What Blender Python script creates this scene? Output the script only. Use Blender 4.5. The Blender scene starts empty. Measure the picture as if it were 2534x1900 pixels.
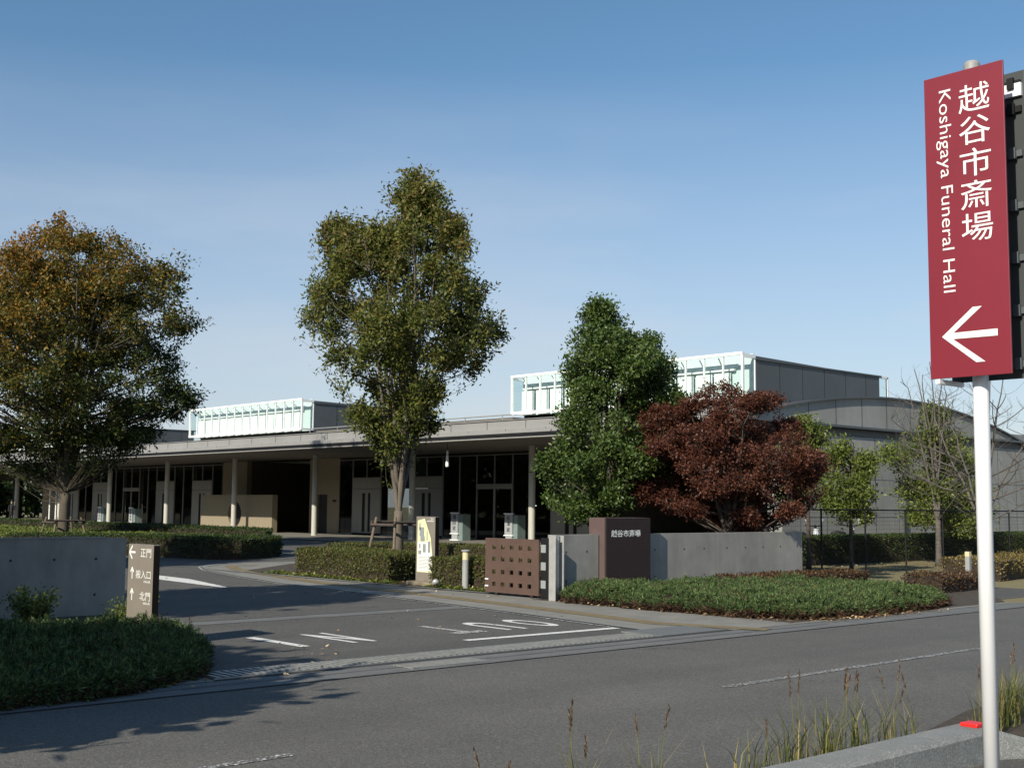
import bpy, bmesh, math, random
import numpy as np
from mathutils import Vector, Matrix
R_ = math.radians
SC = bpy.context.scene
COL = SC.collection
# World axes: X runs along the street to the right, Y runs away from the street, Z up. Metres.
# ------------------------------------------------------------------ camera
F = 3067.0; W_PX = 2534.0
pit = math.atan(301 / F); rol = .0087
hd = Vector((.6733, .7393, 0)).normalized(); rt = Vector((hd.y, -hd.x, 0))
fw = hd * math.cos(pit) + Vector((0, 0, math.sin(pit)))
up = -hd * math.sin(pit) + Vector((0, 0, math.cos(pit)))
U = up * math.cos(rol) - rt * math.sin(rol)
R = rt * math.cos(rol) + up * math.sin(rol)
cam = bpy.data.objects.new('camera', bpy.data.cameras.new('camera')); COL.objects.link(cam)
M = Matrix((R, U, -fw)).transposed().to_4x4(); M.translation = (0, 0, 1.6); cam.matrix_world = M
cam.data.sensor_fit = 'HORIZONTAL'; cam.data.sensor_width = 36; cam.data.lens = 36 * F / W_PX
cam.data.clip_end = 3000; cam.data.clip_start = .05
SC.camera = cam
# ------------------------------------------------------------------ sky and sun
EL = 31.0
sd = Vector((-.97 * math.cos(R_(EL)), -.24 * math.cos(R_(EL)), math.sin(R_(EL))))
wd = bpy.data.worlds.new('World'); SC.world = wd; wd.use_nodes = True
nt = wd.node_tree; nt.nodes.clear()
wo = nt.nodes.new('ShaderNodeOutputWorld'); bg = nt.nodes.new('ShaderNodeBackground')
sk = nt.nodes.new('ShaderNodeTexSky'); sk.sky_type = 'NISHITA'; sk.sun_disc = False
sk.sun_elevation = R_(EL); sk.sun_rotation = math.atan2(sd.x, sd.y); sk.air_density = 1.0; sk.dust_density = .55; sk.ozone_density = 3.0
bg.inputs[1].default_value = .082
hs = nt.nodes.new('ShaderNodeHueSaturation'); hs.inputs['Saturation'].default_value = 1.06
tc = nt.nodes.new('ShaderNodeTexCoord'); sx = nt.nodes.new('ShaderNodeSeparateXYZ'); nt.links.new(tc.outputs['Generated'], sx.inputs[0])
# thin haze band low over the horizon and a few faint clouds
hz_ = nt.nodes.new('ShaderNodeMapRange'); hz_.inputs[1].default_value = 0; hz_.inputs[2].default_value = .34; hz_.inputs[3].default_value = .75; hz_.inputs[4].default_value = 0
nt.links.new(sx.outputs[2], hz_.inputs[0])
m1 = nt.nodes.new('ShaderNodeMix'); m1.data_type = 'RGBA'; m1.inputs[7].default_value = (5.6, 5.0, 5.9, 1)
nt.links.new(hz_.outputs[0], m1.inputs[0]); nt.links.new(sk.outputs[0], m1.inputs[6])
cn = nt.nodes.new('ShaderNodeTexNoise'); cn.inputs['Scale'].default_value = 3.2; cn.inputs['Detail'].default_value = 5
vm = nt.nodes.new('ShaderNodeVectorMath'); vm.operation = 'MULTIPLY'; vm.inputs[1].default_value = (1, 1, 4.5); nt.links.new(tc.outputs['Generated'], vm.inputs[0]); nt.links.new(vm.outputs[0], cn.inputs['Vector'])
cm = nt.nodes.new('ShaderNodeMapRange'); cm.inputs[1].default_value = .47; cm.inputs[2].default_value = .68; cm.inputs[3].default_value = 0; cm.inputs[4].default_value = .75; nt.links.new(cn.outputs[0], cm.inputs[0])
cl = nt.nodes.new('ShaderNodeMath'); cl.operation = 'MULTIPLY'; nt.links.new(cm.outputs[0], cl.inputs[0]); nt.links.new(hz_.outputs[0], cl.inputs[1])
m2 = nt.nodes.new('ShaderNodeMix'); m2.data_type = 'RGBA'; m2.inputs[7].default_value = (6.0, 5.6, 6.1, 1)
nt.links.new(cl.outputs[0], m2.inputs[0]); nt.links.new(m1.outputs[2], m2.inputs[6])
nt.links.new(m2.outputs[2], hs.inputs['Color']); tn = nt.nodes.new('ShaderNodeMix'); tn.data_type = 'RGBA'; tn.blend_type = 'MULTIPLY'; tn.inputs[0].default_value = 1; tn.inputs[7].default_value = (.88, .99, .965, 1)
nt.links.new(hs.outputs[0], tn.inputs[6]); nt.links.new(tn.outputs[2], bg.inputs[0]); nt.links.new(bg.outputs[0], wo.inputs[0])
sl = bpy.data.lights.new('sun', 'SUN'); sl.energy = 3.9; sl.angle = R_(.55); sl.color = (1, .93, .80)
so = bpy.data.objects.new('sun', sl); COL.objects.link(so); so.rotation_euler = sd.to_track_quat('Z', 'Y').to_euler()
so.location = (-20, -5, 30)
SC.view_settings.view_transform = 'Standard'; SC.view_settings.look = 'None'
SC.view_settings.exposure = 0.62; SC.view_settings.gamma = 1
# ------------------------------------------------------------------ materials
def nmat(name):
    m = bpy.data.materials.new(name); m.use_nodes = True; n = m.node_tree; n.nodes.clear()
    o = n.nodes.new('ShaderNodeOutputMaterial'); return m, n, o
def N(n, t, **k):
    x = n.nodes.new('ShaderNode' + t)
    for a, b in k.items(): setattr(x, a, b)
    return x
def noise(n, scale, detail=4, rough=.6, stretch=None):
    g = N(n, 'NewGeometry'); t = N(n, 'TexNoise'); t.inputs['Scale'].default_value = scale
    t.inputs['Detail'].default_value = detail; t.inputs['Roughness'].default_value = rough
    if stretch:
        v = N(n, 'VectorMath', operation='MULTIPLY'); v.inputs[1].default_value = stretch
        n.links.new(g.outputs['Position'], v.inputs[0]); n.links.new(v.outputs[0], t.inputs['Vector'])
    else: n.links.new(g.outputs['Position'], t.inputs['Vector'])
    return t
def ramp(n, fac, stops):
    r = N(n, 'ValToRGB'); e = r.color_ramp.elements
    while len(e) < len(stops): e.new(.5)
    for i, (p, c) in enumerate(stops): e[i].position = p; e[i].color = (*c, 1)
    n.links.new(fac, r.inputs[0]); return r
def mat(name, col, rough=.8, var=.12, scale=3., bump=0., bscale=60., metal=0., spec=.5, stains=0., stretch=None, col2=None, speck=0.):
    m, n, o = nmat(name); p = N(n, 'BsdfPrincipled')
    p.inputs['Roughness'].default_value = rough; p.inputs['Metallic'].default_value = metal
    p.inputs['Specular IOR Level'].default_value = spec
    t = noise(n, scale, 6, .62, stretch); c = np.array(col)
    c2 = np.array(col2) if col2 else c * (1 + var)
    r = ramp(n, t.outputs[0], [(.3, tuple(c * (1 - var))), (.7, tuple(c2))]); out = r.outputs[0]
    if stains > 0:
        t2 = noise(n, .7, 5, .7, (1, 1, .22)); r2 = ramp(n, t2.outputs[0], [(.35, (1 - stains,) * 3), (.65, (1, 1, 1))])
        mx = N(n, 'Mix', data_type='RGBA', blend_type='MULTIPLY'); mx.inputs[0].default_value = 1
        n.links.new(out, mx.inputs[6]); n.links.new(r2.outputs[0], mx.inputs[7]); out = mx.outputs[2]
    if speck > 0:
        t3 = noise(n, 95, 2, .5); r3 = ramp(n, t3.outputs[0], [(.2, (1 - speck,) * 3), (.5, (1,) * 3), (.72, (1 + speck * 2.2,) * 3)])
        mx = N(n, 'Mix', data_type='RGBA', blend_type='MULTIPLY'); mx.inputs[0].default_value = 1; mx.clamp_result = False
        n.links.new(out, mx.inputs[6]); n.links.new(r3.outputs[0], mx.inputs[7]); out = mx.outputs[2]
    n.links.new(out, p.inputs['Base Color'])
    if bump > 0:
        tb = noise(n, bscale, 3, .6); b = N(n, 'Bump'); b.inputs['Strength'].default_value = bump; b.inputs['Distance'].default_value = .02
        n.links.new(tb.outputs[0], b.inputs['Height']); n.links.new(b.outputs[0], p.inputs['Normal'])
    n.links.new(p.outputs[0], o.inputs[0]); return m
def leafmat(name, stops, nscale=.8, wr=.45, wn=.55, grad=(0, 0, 0), off=0., trans=.3, rough=.5, spec=.3):
    m, n, o = nmat(name); p = N(n, 'BsdfPrincipled'); p.inputs['Roughness'].default_value = rough; p.inputs['Specular IOR Level'].default_value = spec
    g = N(n, 'NewGeometry'); t = noise(n, nscale, 3, .6)
    a = N(n, 'Math', operation='MULTIPLY_ADD'); a.inputs[1].default_value = wn; n.links.new(t.outputs[0], a.inputs[0])
    b = N(n, 'Math', operation='MULTIPLY_ADD'); b.inputs[1].default_value = wr; b.inputs[2].default_value = off
    n.links.new(g.outputs['Random Per Island'], b.inputs[0]); n.links.new(b.outputs[0], a.inputs[2])
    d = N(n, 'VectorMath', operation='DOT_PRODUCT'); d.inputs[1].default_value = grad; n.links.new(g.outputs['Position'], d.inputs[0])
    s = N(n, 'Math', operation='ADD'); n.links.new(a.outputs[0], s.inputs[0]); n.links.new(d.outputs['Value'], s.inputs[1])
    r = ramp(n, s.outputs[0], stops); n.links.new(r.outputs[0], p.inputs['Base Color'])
    tr = N(n, 'BsdfTranslucent'); n.links.new(r.outputs[0], tr.inputs[0])
    mx = N(n, 'MixShader'); mx.inputs[0].default_value = trans
    n.links.new(p.outputs[0], mx.inputs[1]); n.links.new(tr.outputs[0], mx.inputs[2]); n.links.new(mx.outputs[0], o.inputs[0]); return m
def glassmat(name, tint, trans=.5, rough=.02, ior=1.5):
    m, n, o = nmat(name); g = N(n, 'BsdfGlossy'); g.inputs['Roughness'].default_value = rough
    t = N(n, 'BsdfTransparent'); t.inputs[0].default_value = (*tint, 1)
    f = N(n, 'Fresnel'); f.inputs[0].default_value = ior
    mx = N(n, 'MixShader'); n.links.new(f.outputs[0], mx.inputs[0]); n.links.new(t.outputs[0], mx.inputs[1]); n.links.new(g.outputs[0], mx.inputs[2])
    n.links.new(mx.outputs[0], o.inputs[0]); return m
def wornpaint(name, thr=.5):
    m, n, o = nmat(name); p = N(n, 'BsdfPrincipled'); p.inputs['Roughness'].default_value = .7
    t = noise(n, 38, 5, .75); r = ramp(n, t.outputs[0], [(thr - .05, (.095, .09, .08)), (thr + .05, (.72, .71, .67))])
    n.links.new(r.outputs[0], p.inputs['Base Color']); n.links.new(p.outputs[0], o.inputs[0]); return m
MT = dict(
 asphalt=mat('asphalt', (.088, .085, .079), .9, .14, .9, .35, 160, speck=.45),
 drive=mat('drive_asphalt', (.078, .075, .071), .9, .16, .7, .35, 140, speck=.4),
 walk=mat('walkway_paving', (.215, .205, .18), .85, .16, 1.6, .2, 60, stains=.15, speck=.2),
 gutter=mat('gutter_concrete', (.13, .13, .125), .85, .2, 2.5, .2, 60, speck=.25),
 apron=mat('apron_paving', (.19, .18, .155), .8, .1, 1.5),
 tactile=mat('tactile_paving', (.19, .145, .075), .85, .25, 6, .3, 60),
 lawn=mat('dry_lawn', (.26, .20, .10), .95, .3, 1.2, .6, 30, col2=(.20, .18, .08)),
 soil=mat('soil', (.055, .042, .028), .95, .35, 6, .6, 30),
 conc=mat('fairfaced_concrete', (.31, .30, .27), .8, .14, 2.2, .15, 40, stains=.34),
 conc2=mat('panel_concrete', (.33, .33, .31), .85, .1, 1.0, stains=.25),
 groove=mat('joint_dark', (.03, .03, .03), .9),
 slab=mat('dark_brown_metal', (.036, .026, .026), .7, .15, 30, .05, 200, spec=.15),
 slabside=mat('slab_edge', (.10, .065, .06), .6),
 brown=mat('brown_gate_metal', (.095, .058, .045), .5, .12, 4, .05, 200),
 black=mat('black_metal', (.012, .012, .013), .6, spec=.2),
 galv=mat('galvanised_steel', (.42, .42, .40), .45, .12, 8, metal=.35),
 white=mat('white_paint', (.80, .80, .80), .35, .03, 3),
 colw=mat('column_paint', (.44, .43, .38), .5, .04, 2),
 frame=mat('aluminium_frame', (.24, .23, .21), .45, .05, 3, metal=.3),
 wframe=mat('white_frame', (.85, .86, .85), .4, .02, 3),
 blind=mat('white_blind', (.78, .80, .79), .6, .03, 2),
 pale=mat('pale_frame', (.54, .62, .605), .5, .03, 2),
 fascia=mat('grey_roof_metal', (.25, .248, .24), .5, .07, .8),
 roofd=mat('dark_roof_metal', (.085, .095, .10), .5, .1, .9, metal=.1),
 soffit=mat('soffit_panel', (.12, .108, .092), .8, .05, 1),
 panel=mat('pale_door_panel', (.26, .25, .225), .6, .06, 1.2),
 beige=mat('beige_stone', (.24, .20, .135), .85, .14, 5, .15, 25, stretch=(1, 1, 5)),
 dark=mat('dark_interior', (.02, .02, .02), .8),
 floor=mat('interior_floor', (.06, .055, .05), .4),
 glass=glassmat('dark_glass', (.30, .33, .32)),
 sglass=glassmat('clear_glass', (.89, .965, .952), ior=1.35),
 bark=mat('grey_bark', (.125, .105, .08), .9, .3, 6, .5, 40, stretch=(1, 1, .35)),
 bark1=mat('zelkova_bark', (.085, .07, .05), .9, .35, 4, .5, 30, stretch=(1, 1, .35)),
 bark2=mat('dark_bark', (.07, .055, .045), .9, .3, 8, .5, 40),
 barkl=mat('pale_bark', (.105, .092, .08), .9, .25, 8, .3, 40),
 wood=mat('weathered_stake', (.16, .125, .09), .85, .25, 10, .2, 40),
 red=mat('red_sign_face', (.185, .013, .025), .45, .05, 2.5),
 redm=mat('red_reflector', (.75, .02, .015), .4),
 signw=mat('sign_white', (.78, .78, .74), .5, .02, 3),
 alu=mat('aluminium_sheet', (.045, .05, .05), .5, .06, 2, metal=.1),  # aluminium darkened to carry the shade behind the front panel
 cap=mat('grey_cap', (.30, .30, .29), .5),
 taupe=mat('taupe_sign', (.20, .175, .145), .6, .05, 6),
 tdark=mat('taupe_sign_edge', (.014, .012, .011), .9, spec=.05),  # taupe taken to near black, shade put into the colour
 mapy=mat('map_yellow', (.70, .70, .40), .6, .03), mapg=mat('map_grey', (.25, .27, .27), .6, .03),
 kerb=mat('kerb_concrete', (.20, .205, .195), .9, .15, 5, .4, 120, speck=.3),
 paint=wornpaint('road_paint_worn', .40), paint2=wornpaint('road_paint_faded', .52), paint3=wornpaint('road_paint_ghost', .57),
 steel=mat('grating_steel', (.27, .27, .255), .5, .2, 9, metal=.4),
 lamp=mat('bollard_lens', (.62, .55, .33), .4, .05),
 cloth=mat('black_suit', (.012, .012, .016), .8), skin=mat('skin_tone', (.42, .26, .19), .6), hair=mat('black_hair', (.01, .009, .008), .5),
 paper=mat('white_board', (.30, .31, .32), .7, .03), easel=mat('board_stand', (.16, .21, .20), .6),
 plastic=mat('grey_plastic', (.45, .47, .47), .4), tyre=mat('tyre_rubber', (.015, .015, .015), .8), scoot=mat('scooter_paint', (.03, .02, .02), .3),
)
def asphaltmat(name, base, k):
    m, n, o = nmat(name); p = N(n, 'BsdfPrincipled'); p.inputs['Roughness'].default_value = .85; p.inputs['Specular IOR Level'].default_value = .35
    def mul(a, b_):
        x = N(n, 'Mix', data_type='RGBA', blend_type='MULTIPLY'); x.inputs[0].default_value = 1; x.clamp_result = False; n.links.new(a, x.inputs[6]); n.links.new(b_, x.inputs[7]); return x.outputs[2]
    c = ramp(n, noise(n, .45, 6, .7).outputs[0], [(.3, tuple(np.array(base) * .86)), (.7, tuple(np.array(base) * 1.12))]).outputs[0]
    c = mul(c, ramp(n, noise(n, 1.0, 3, .5, (.05, 1.1, 1)).outputs[0], [(.35, (.90, .90, .91)), (.65, (1.06, 1.055, 1.04))]).outputs[0])
    c = mul(c, ramp(n, noise(n, 95, 3, .7).outputs[0], [(.3, (.5,) * 3), (.5, (1,) * 3), (.7, (1.9,) * 3)]).outputs[0])
    c = mul(c, ramp(n, noise(n, 34, 3, .7).outputs[0], [(.32, (.82,) * 3), (.62, (1.1,) * 3), (.72, (1.9, 1.85, 1.75))]).outputs[0])
    v = N(n, 'TexVoronoi', feature='DISTANCE_TO_EDGE'); v.inputs['Scale'].default_value = k; g = N(n, 'NewGeometry'); w_ = noise(n, 1.6, 4, .7)
    a = N(n, 'VectorMath', operation='MULTIPLY_ADD'); n.links.new(w_.outputs['Color'], a.inputs[0]); a.inputs[1].default_value = (1.4, 1.4, 0); n.links.new(g.outputs['Position'], a.inputs[2]); n.links.new(a.outputs[0], v.inputs['Vector'])
    crk = ramp(n, v.outputs['Distance'], [(0, (.45,) * 3), (.0035, (1,) * 3)]); msk = ramp(n, noise(n, .33, 2, .5).outputs[0], [(.52, (0,) * 3), (.58, (1,) * 3)])
    x = N(n, 'Mix', data_type='RGBA'); x.inputs[6].default_value = (1, 1, 1, 1); n.links.new(msk.outputs[0], x.inputs[0]); n.links.new(crk.outputs[0], x.inputs[7]); c = mul(c, x.outputs[2])
    n.links.new(c, p.inputs['Base Color']); b = N(n, 'Bump'); b.inputs['Strength'].default_value = .5; b.inputs['Distance'].default_value = .01
    n.links.new(noise(n, 140, 2, .6).outputs[0], b.inputs['Height']); n.links.new(b.outputs[0], p.inputs['Normal']); n.links.new(p.outputs[0], o.inputs[0]); return m
MT['asphalt'] = asphaltmat('road_asphalt', (.112, .107, .097), .22); MT['drive'] = asphaltmat('drive_asphalt', (.095, .091, .083), .25)
G_ = [(.15, (.018, .030, .008)), (.45, (.040, .062, .014)), (.68, (.085, .088, .020)), (.85, (.16, .10, .028))]
LM = dict(
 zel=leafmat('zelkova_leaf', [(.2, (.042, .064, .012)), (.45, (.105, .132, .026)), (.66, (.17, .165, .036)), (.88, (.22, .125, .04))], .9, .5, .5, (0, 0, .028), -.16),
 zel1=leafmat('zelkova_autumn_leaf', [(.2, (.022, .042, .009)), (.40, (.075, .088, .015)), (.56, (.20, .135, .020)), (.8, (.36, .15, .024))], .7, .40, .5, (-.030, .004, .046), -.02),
 camphor=leafmat('evergreen_leaf', [(.15, (.030, .056, .012)), (.5, (.062, .105, .022)), (.85, (.12, .16, .035))], 1.3, .6, .4, trans=.22, rough=.45, spec=.4),
 maple=leafmat('maple_leaf', [(.15, (.030, .011, .008)), (.45, (.085, .028, .017)), (.72, (.15, .055, .030)), (.9, (.15, .08, .035))], 1.2, .5, .5, trans=.25),
 young=leafmat('young_leaf', [(.15, (.055, .088, .016)), (.5, (.12, .16, .030)), (.85, (.23, .24, .055))], 1.2, .6, .4),
 hedge=leafmat('hedge_leaf', [(.15, (.034, .046, .011)), (.5, (.085, .105, .024)), (.72, (.135, .125, .038)), (.9, (.16, .09, .04))], 2.2, .55, .5),
 hedgeg=leafmat('hedge_green_leaf', [(.15, (.018, .034, .008)), (.5, (.036, .062, .013)), (.85, (.08, .105, .024))], 2, .6, .4),
 jun=leafmat('juniper_leaf', [(.15, (.022, .045, .016)), (.5, (.060, .105, .034)), (.85, (.15, .20, .062))], 2.0, .6, .45, trans=.15, rough=.7),
 junb=leafmat('juniper_brown', [(.2, (.018, .011, .007)), (.5, (.05, .028, .017)), (.8, (.11, .06, .035))], 5, .7, .3, trans=.1, rough=.8),
 rust=leafmat('rust_leaf', [(.2, (.035, .018, .010)), (.5, (.085, .045, .024)), (.8, (.16, .10, .045))], 3, .7, .3),
 gold=leafmat('gold_leaf', [(.2, (.05, .05, .015)), (.5, (.17, .13, .04)), (.8, (.35, .26, .10))], 3, .7, .3),
 fallen=leafmat('fallen_leaf', [(.2, (.16, .075, .03)), (.5, (.32, .19, .09)), (.8, (.5, .38, .22))], 3, .8, .2, trans=0),
 grass=leafmat('grass_blade', [(.15, (.05, .075, .015)), (.5, (.13, .15, .03)), (.8, (.34, .27, .12))], 6, .8, .2),
 seed=leafmat('seed_head', [(.2, (.05, .03, .025)), (.6, (.11, .065, .045)), (.9, (.24, .18, .12))], 6, .8, .2, trans=.1),
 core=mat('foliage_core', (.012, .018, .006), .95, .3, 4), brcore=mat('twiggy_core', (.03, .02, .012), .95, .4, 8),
)
# ------------------------------------------------------------------ object helpers
def tag(o, label=None, cat=None, group=None, kind=None):
    if label: o['label'] = label
    if cat: o['category'] = cat
    if group: o['group'] = group
    if kind: o['kind'] = kind
    return o
def empty(name, loc, label, cat, group=None):
    o = bpy.data.objects.new(name, None); COL.objects.link(o); o.location = loc; o.empty_display_size = .2
    return tag(o, label, cat, group)
def wloc(o):
    v = Vector((0, 0, 0))
    while o: v += o.location; o = o.parent
    return v
class MB:
    def __init__(s): s.v = []; s.f = []; s.m = []
    def box(s, x0, x1, y0, y1, z0, z1, m=0, M=None):
        i = len(s.v); P = [(x, y, z) for z in (z0, z1) for (x, y) in ((x0, y0), (x1, y0), (x1, y1), (x0, y1))]
        if M is not None: P = [tuple(M @ Vector(p)) for p in P]
        s.v += P
        for q in ((0, 3, 2, 1), (4, 5, 6, 7), (0, 1, 5, 4), (1, 2, 6, 5), (2, 3, 7, 6), (3, 0, 4, 7)): s.f.append([i + k for k in q]); s.m.append(m)
        return s
    def poly(s, P, m=0):
        i = len(s.v); s.v += [tuple(p) for p in P]; s.f.append(list(range(i, i + len(P)))); s.m.append(m); return s
    def prism(s, P, z0, z1, m=0):        # footprint polygon, counter-clockwise
        n = len(P); i = len(s.v); s.v += [(x, y, z0) for x, y in P] + [(x, y, z1) for x, y in P]
        s.f.append([i + k for k in range(n)][::-1]); s.f.append([i + n + k for k in range(n)]); s.m += [m, m]
        for k in range(n): s.f.append([i + k, i + (k + 1) % n, i + n + (k + 1) % n, i + n + k]); s.m.append(m)
        return s
    def tube(s, P, r, n=8, m=0, caps=True):
        P = [Vector(p) for p in P]; k = len(P); r = r if hasattr(r, '__len__') else [r] * k; i = len(s.v); prev = None
        for j in range(k):
            d = (P[min(j + 1, k - 1)] - P[max(j - 1, 0)]).normalized()
            a = d.cross(Vector((0, 0, 1))) if abs(d.z) < .95 else d.cross(Vector((1, 0, 0)))
            if prev is not None:
                a = prev - d * prev.dot(d)
                if a.length < 1e-4: a = d.orthogonal()
            a.normalize(); prev = a; b = d.cross(a)
            for q in range(n):
                t = 2 * math.pi * q / n; s.v.append(tuple(P[j] + (a * math.cos(t) + b * math.sin(t)) * r[j]))
        for j in range(k - 1):
            for q in range(n):
                s.f.append([i + j * n + q, i + j * n + (q + 1) % n, i + (j + 1) * n + (q + 1) % n, i + (j + 1) * n + q]); s.m.append(m)
        if caps:
            s.f.append([i + q for q in range(n)][::-1]); s.f.append([i + (k - 1) * n + q for q in range(n)]); s.m += [m, m]
        return s
    def lathe(s, c, prof, n=20, m=0):    # prof: (radius, z)
        i = len(s.v); k = len(prof)
        for r, z in prof:
            for q in range(n): t = 2 * math.pi * q / n; s.v.append((c[0] + r * math.cos(t), c[1] + r * math.sin(t), z))
        for j in range(k - 1):
            for q in range(n): s.f.append([i + j * n + q, i + j * n + (q + 1) % n, i + (j + 1) * n + (q + 1) % n, i + (j + 1) * n + q]); s.m.append(m)
        s.f.append([i + q for q in range(n)][::-1]); s.f.append([i + (k - 1) * n + q for q in range(n)]); s.m += [m, m]; return s
    def build(s, name, mats, parent=None, smooth=False, bevel=0):
        me = bpy.data.meshes.new(name); o0 = wloc(parent) if parent else Vector((0, 0, 0))
        me.from_pydata([(x - o0.x, y - o0.y, z - o0.z) for x, y, z in s.v], [], s.f)
        for m in (mats if isinstance(mats, (list, tuple)) else [mats]): me.materials.append(m)
        me.polygons.foreach_set('material_index', s.m)
        if smooth: me.polygons.foreach_set('use_smooth', [True] * len(s.f))
        me.update(); o = bpy.data.objects.new(name, me); COL.objects.link(o)
        if parent: o.parent = parent
        if bevel:
            b = o.modifiers.new('b', 'BEVEL'); b.width = bevel; b.segments = 2; b.limit_method = 'ANGLE'
        return o
def leaves(name, C, D, Nn, L, W, m, parent=None):
    C = np.asarray(C, float); n = len(C); L = np.broadcast_to(L, (n,))[:, None]; W = np.broadcast_to(W, (n,))[:, None]
    D = D / (np.linalg.norm(D, axis=1, keepdims=True) + 1e-9); S = np.cross(D, Nn); S /= (np.linalg.norm(S, axis=1, keepdims=True) + 1e-9)
    if parent: C = C - np.array(wloc(parent))
    V = np.empty((n, 4, 3)); V[:, 0] = C; V[:, 1] = C + D * L * .45 + S * W * .5; V[:, 2] = C + D * L; V[:, 3] = C + D * L * .45 - S * W * .5
    me = bpy.data.meshes.new(name); me.vertices.add(4 * n); me.vertices.foreach_set('co', V.ravel().astype('f4'))
    me.loops.add(4 * n); me.loops.foreach_set('vertex_index', np.arange(4 * n, dtype='i4'))
    me.polygons.add(n); me.polygons.foreach_set('loop_start', np.arange(0, 4 * n, 4, dtype='i4')); me.polygons.foreach_set('loop_total', np.full(n, 4, 'i4'))
    me.update(calc_edges=True); me.materials.append(m)
    o = bpy.data.objects.new(name, me); COL.objects.link(o)
    if parent: o.parent = parent
    return o
def unit(rg, n):
    v = rg.normal(size=(n, 3)); return v / np.linalg.norm(v, axis=1, keepdims=True)
def text(name, s, o, xd, yd, w, h, m, parent, off=.0, th=.002, spacing=1):
    """lettering fitted to a w x h box with lower-left corner o, axes xd, yd"""
    c = bpy.data.curves.new(name, 'FONT'); c.body = s; c.offset = off; c.extrude = 0; c.space_character = spacing; c.resolution_u = 4
    t = bpy.data.objects.new(name, c); COL.objects.link(t); bpy.context.view_layer.update()
    me = bpy.data.meshes.new_from_object(t.evaluated_get(bpy.context.evaluated_depsgraph_get())); bpy.data.objects.remove(t); bpy.data.curves.remove(c)
    n = len(me.vertices); co = np.empty(n * 3); me.vertices.foreach_get('co', co); co = co.reshape(-1, 3)
    mn = co.min(0); mx = co.max(0); u = (co[:, 0] - mn[0]) / (mx[0] - mn[0]) * w; v = (co[:, 1] - mn[1]) / (mx[1] - mn[1]) * h
    xd = np.array(xd, float); yd = np.array(yd, float); P = np.array(o, float) + u[:, None] * xd + v[:, None] * yd
    if parent: P -= np.array(wloc(parent))
    me.vertices.foreach_set('co', P.ravel()); me.materials.clear(); me.materials.append(m); me.update()
    ob = bpy.data.objects.new(name, me); COL.objects.link(ob)
    if parent: ob.parent = parent
    return ob
def join(name, objs):
    me = bpy.data.meshes.new(name); bm = bmesh.new()
    for o in objs: bm.from_mesh(o.data)
    bm.to_mesh(me); bm.free()
    for m in objs[0].data.materials: me.materials.append(m)
    p = objs[0].parent
    for o in objs: bpy.data.objects.remove(o)
    o = bpy.data.objects.new(name, me); COL.objects.link(o); o.parent = p; return o
def inpoly(x, y, P):
    c = np.zeros(len(x), bool); n = len(P)
    for i in range(n):
        x0, y0 = P[i]; x1, y1 = P[(i + 1) % n]
        if y0 == y1: continue
        c ^= ((y0 > y) != (y1 > y)) & (x < (x1 - x0) * (y - y0) / (y1 - y0) + x0)
    return c
def edgedist(x, y, P):
    d = np.full(len(x), 1e9); n = len(P)
    for i in range(n):
        a = np.array(P[i]); b = np.array(P[(i + 1) % n]); e = b - a; l = (e @ e) + 1e-9
        t = np.clip(((x - a[0]) * e[0] + (y - a[1]) * e[1]) / l, 0, 1)
        d = np.minimum(d, np.hypot(x - a[0] - t * e[0], y - a[1] - t * e[1]))
    return d
def smooth_noise(x, y, s, seed=0):
    r = np.random.default_rng(seed); o = 0
    for k in range(6):
        a = r.uniform(0, 6.28); f = s * r.uniform(.5, 2); o = o + np.sin((x * math.cos(a) + y * math.sin(a)) * f + r.uniform(0, 6.28))
    return o / 6
# ================================================================== GROUND
def sheet(name, P, z, m, kind='structure'):
    return tag(MB().poly([(x, y, z) for x, y in P]).build(name, m), kind=kind)
sheet('ground', [(-300, -300), (500, -300), (500, 600), (-300, 600)], 0, MT['lawn'])
sheet('road', [(-90, 4.15), (130, 4.15), (130, 9.62), (-90, 9.62)], .004, MT['asphalt'])
sheet('roadside_path', [(-90, -60), (130, -60), (130, 3.9), (-90, 3.9)], .006, MT['drive'])
sheet('gutter', [(-60, 9.62), (21.2, 9.62), (21.2, 10.16), (-60, 10.16)], .008, MT['gutter'])
sheet('gutter_edge', [(21.2, 9.62), (80, 9.62), (80, 10.0), (21.2, 10.0)], .008, MT['gutter'])
kx = [(12.2, 10.7), (12.3, 11.4), (12.56, 13.1), (12.77, 14.6), (13.18, 18.1), (13.5, 21.6), (14.1, 24.5), (14.75, 27.0), (15.4, 28.4), (16.4, 29.4), (17.6, 29.9), (19, 29.9), (21, 29.5), (23.2, 28.5), (24.5, 26), (25, 22), (25, 17)]
sheet('driveway', [(5.0, 10.72)] + [(6.2, 11.4), (6.8, 12.8), (7.0, 15)] + [(8.05, 17.3), (-5, 17.4), (-5, 110), (31.5, 110), (31.5, 24), (25, 24), (25, 22), (25, 10.72)], .005, MT['drive'])
sheet('pavement', [(5.2, 10.16), (21, 10.16), (21, 10.7)] + [(14.7, 10.7), (14.7, 15.6), (25, 15.6)] + kx[::-1] + [(5.2, 10.7)], .012, MT['walk'])
sheet('building_apron', [(30.6, 23.6), (38, 23.6), (38, 110), (30.6, 110)], .03, MT['apron'])
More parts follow.
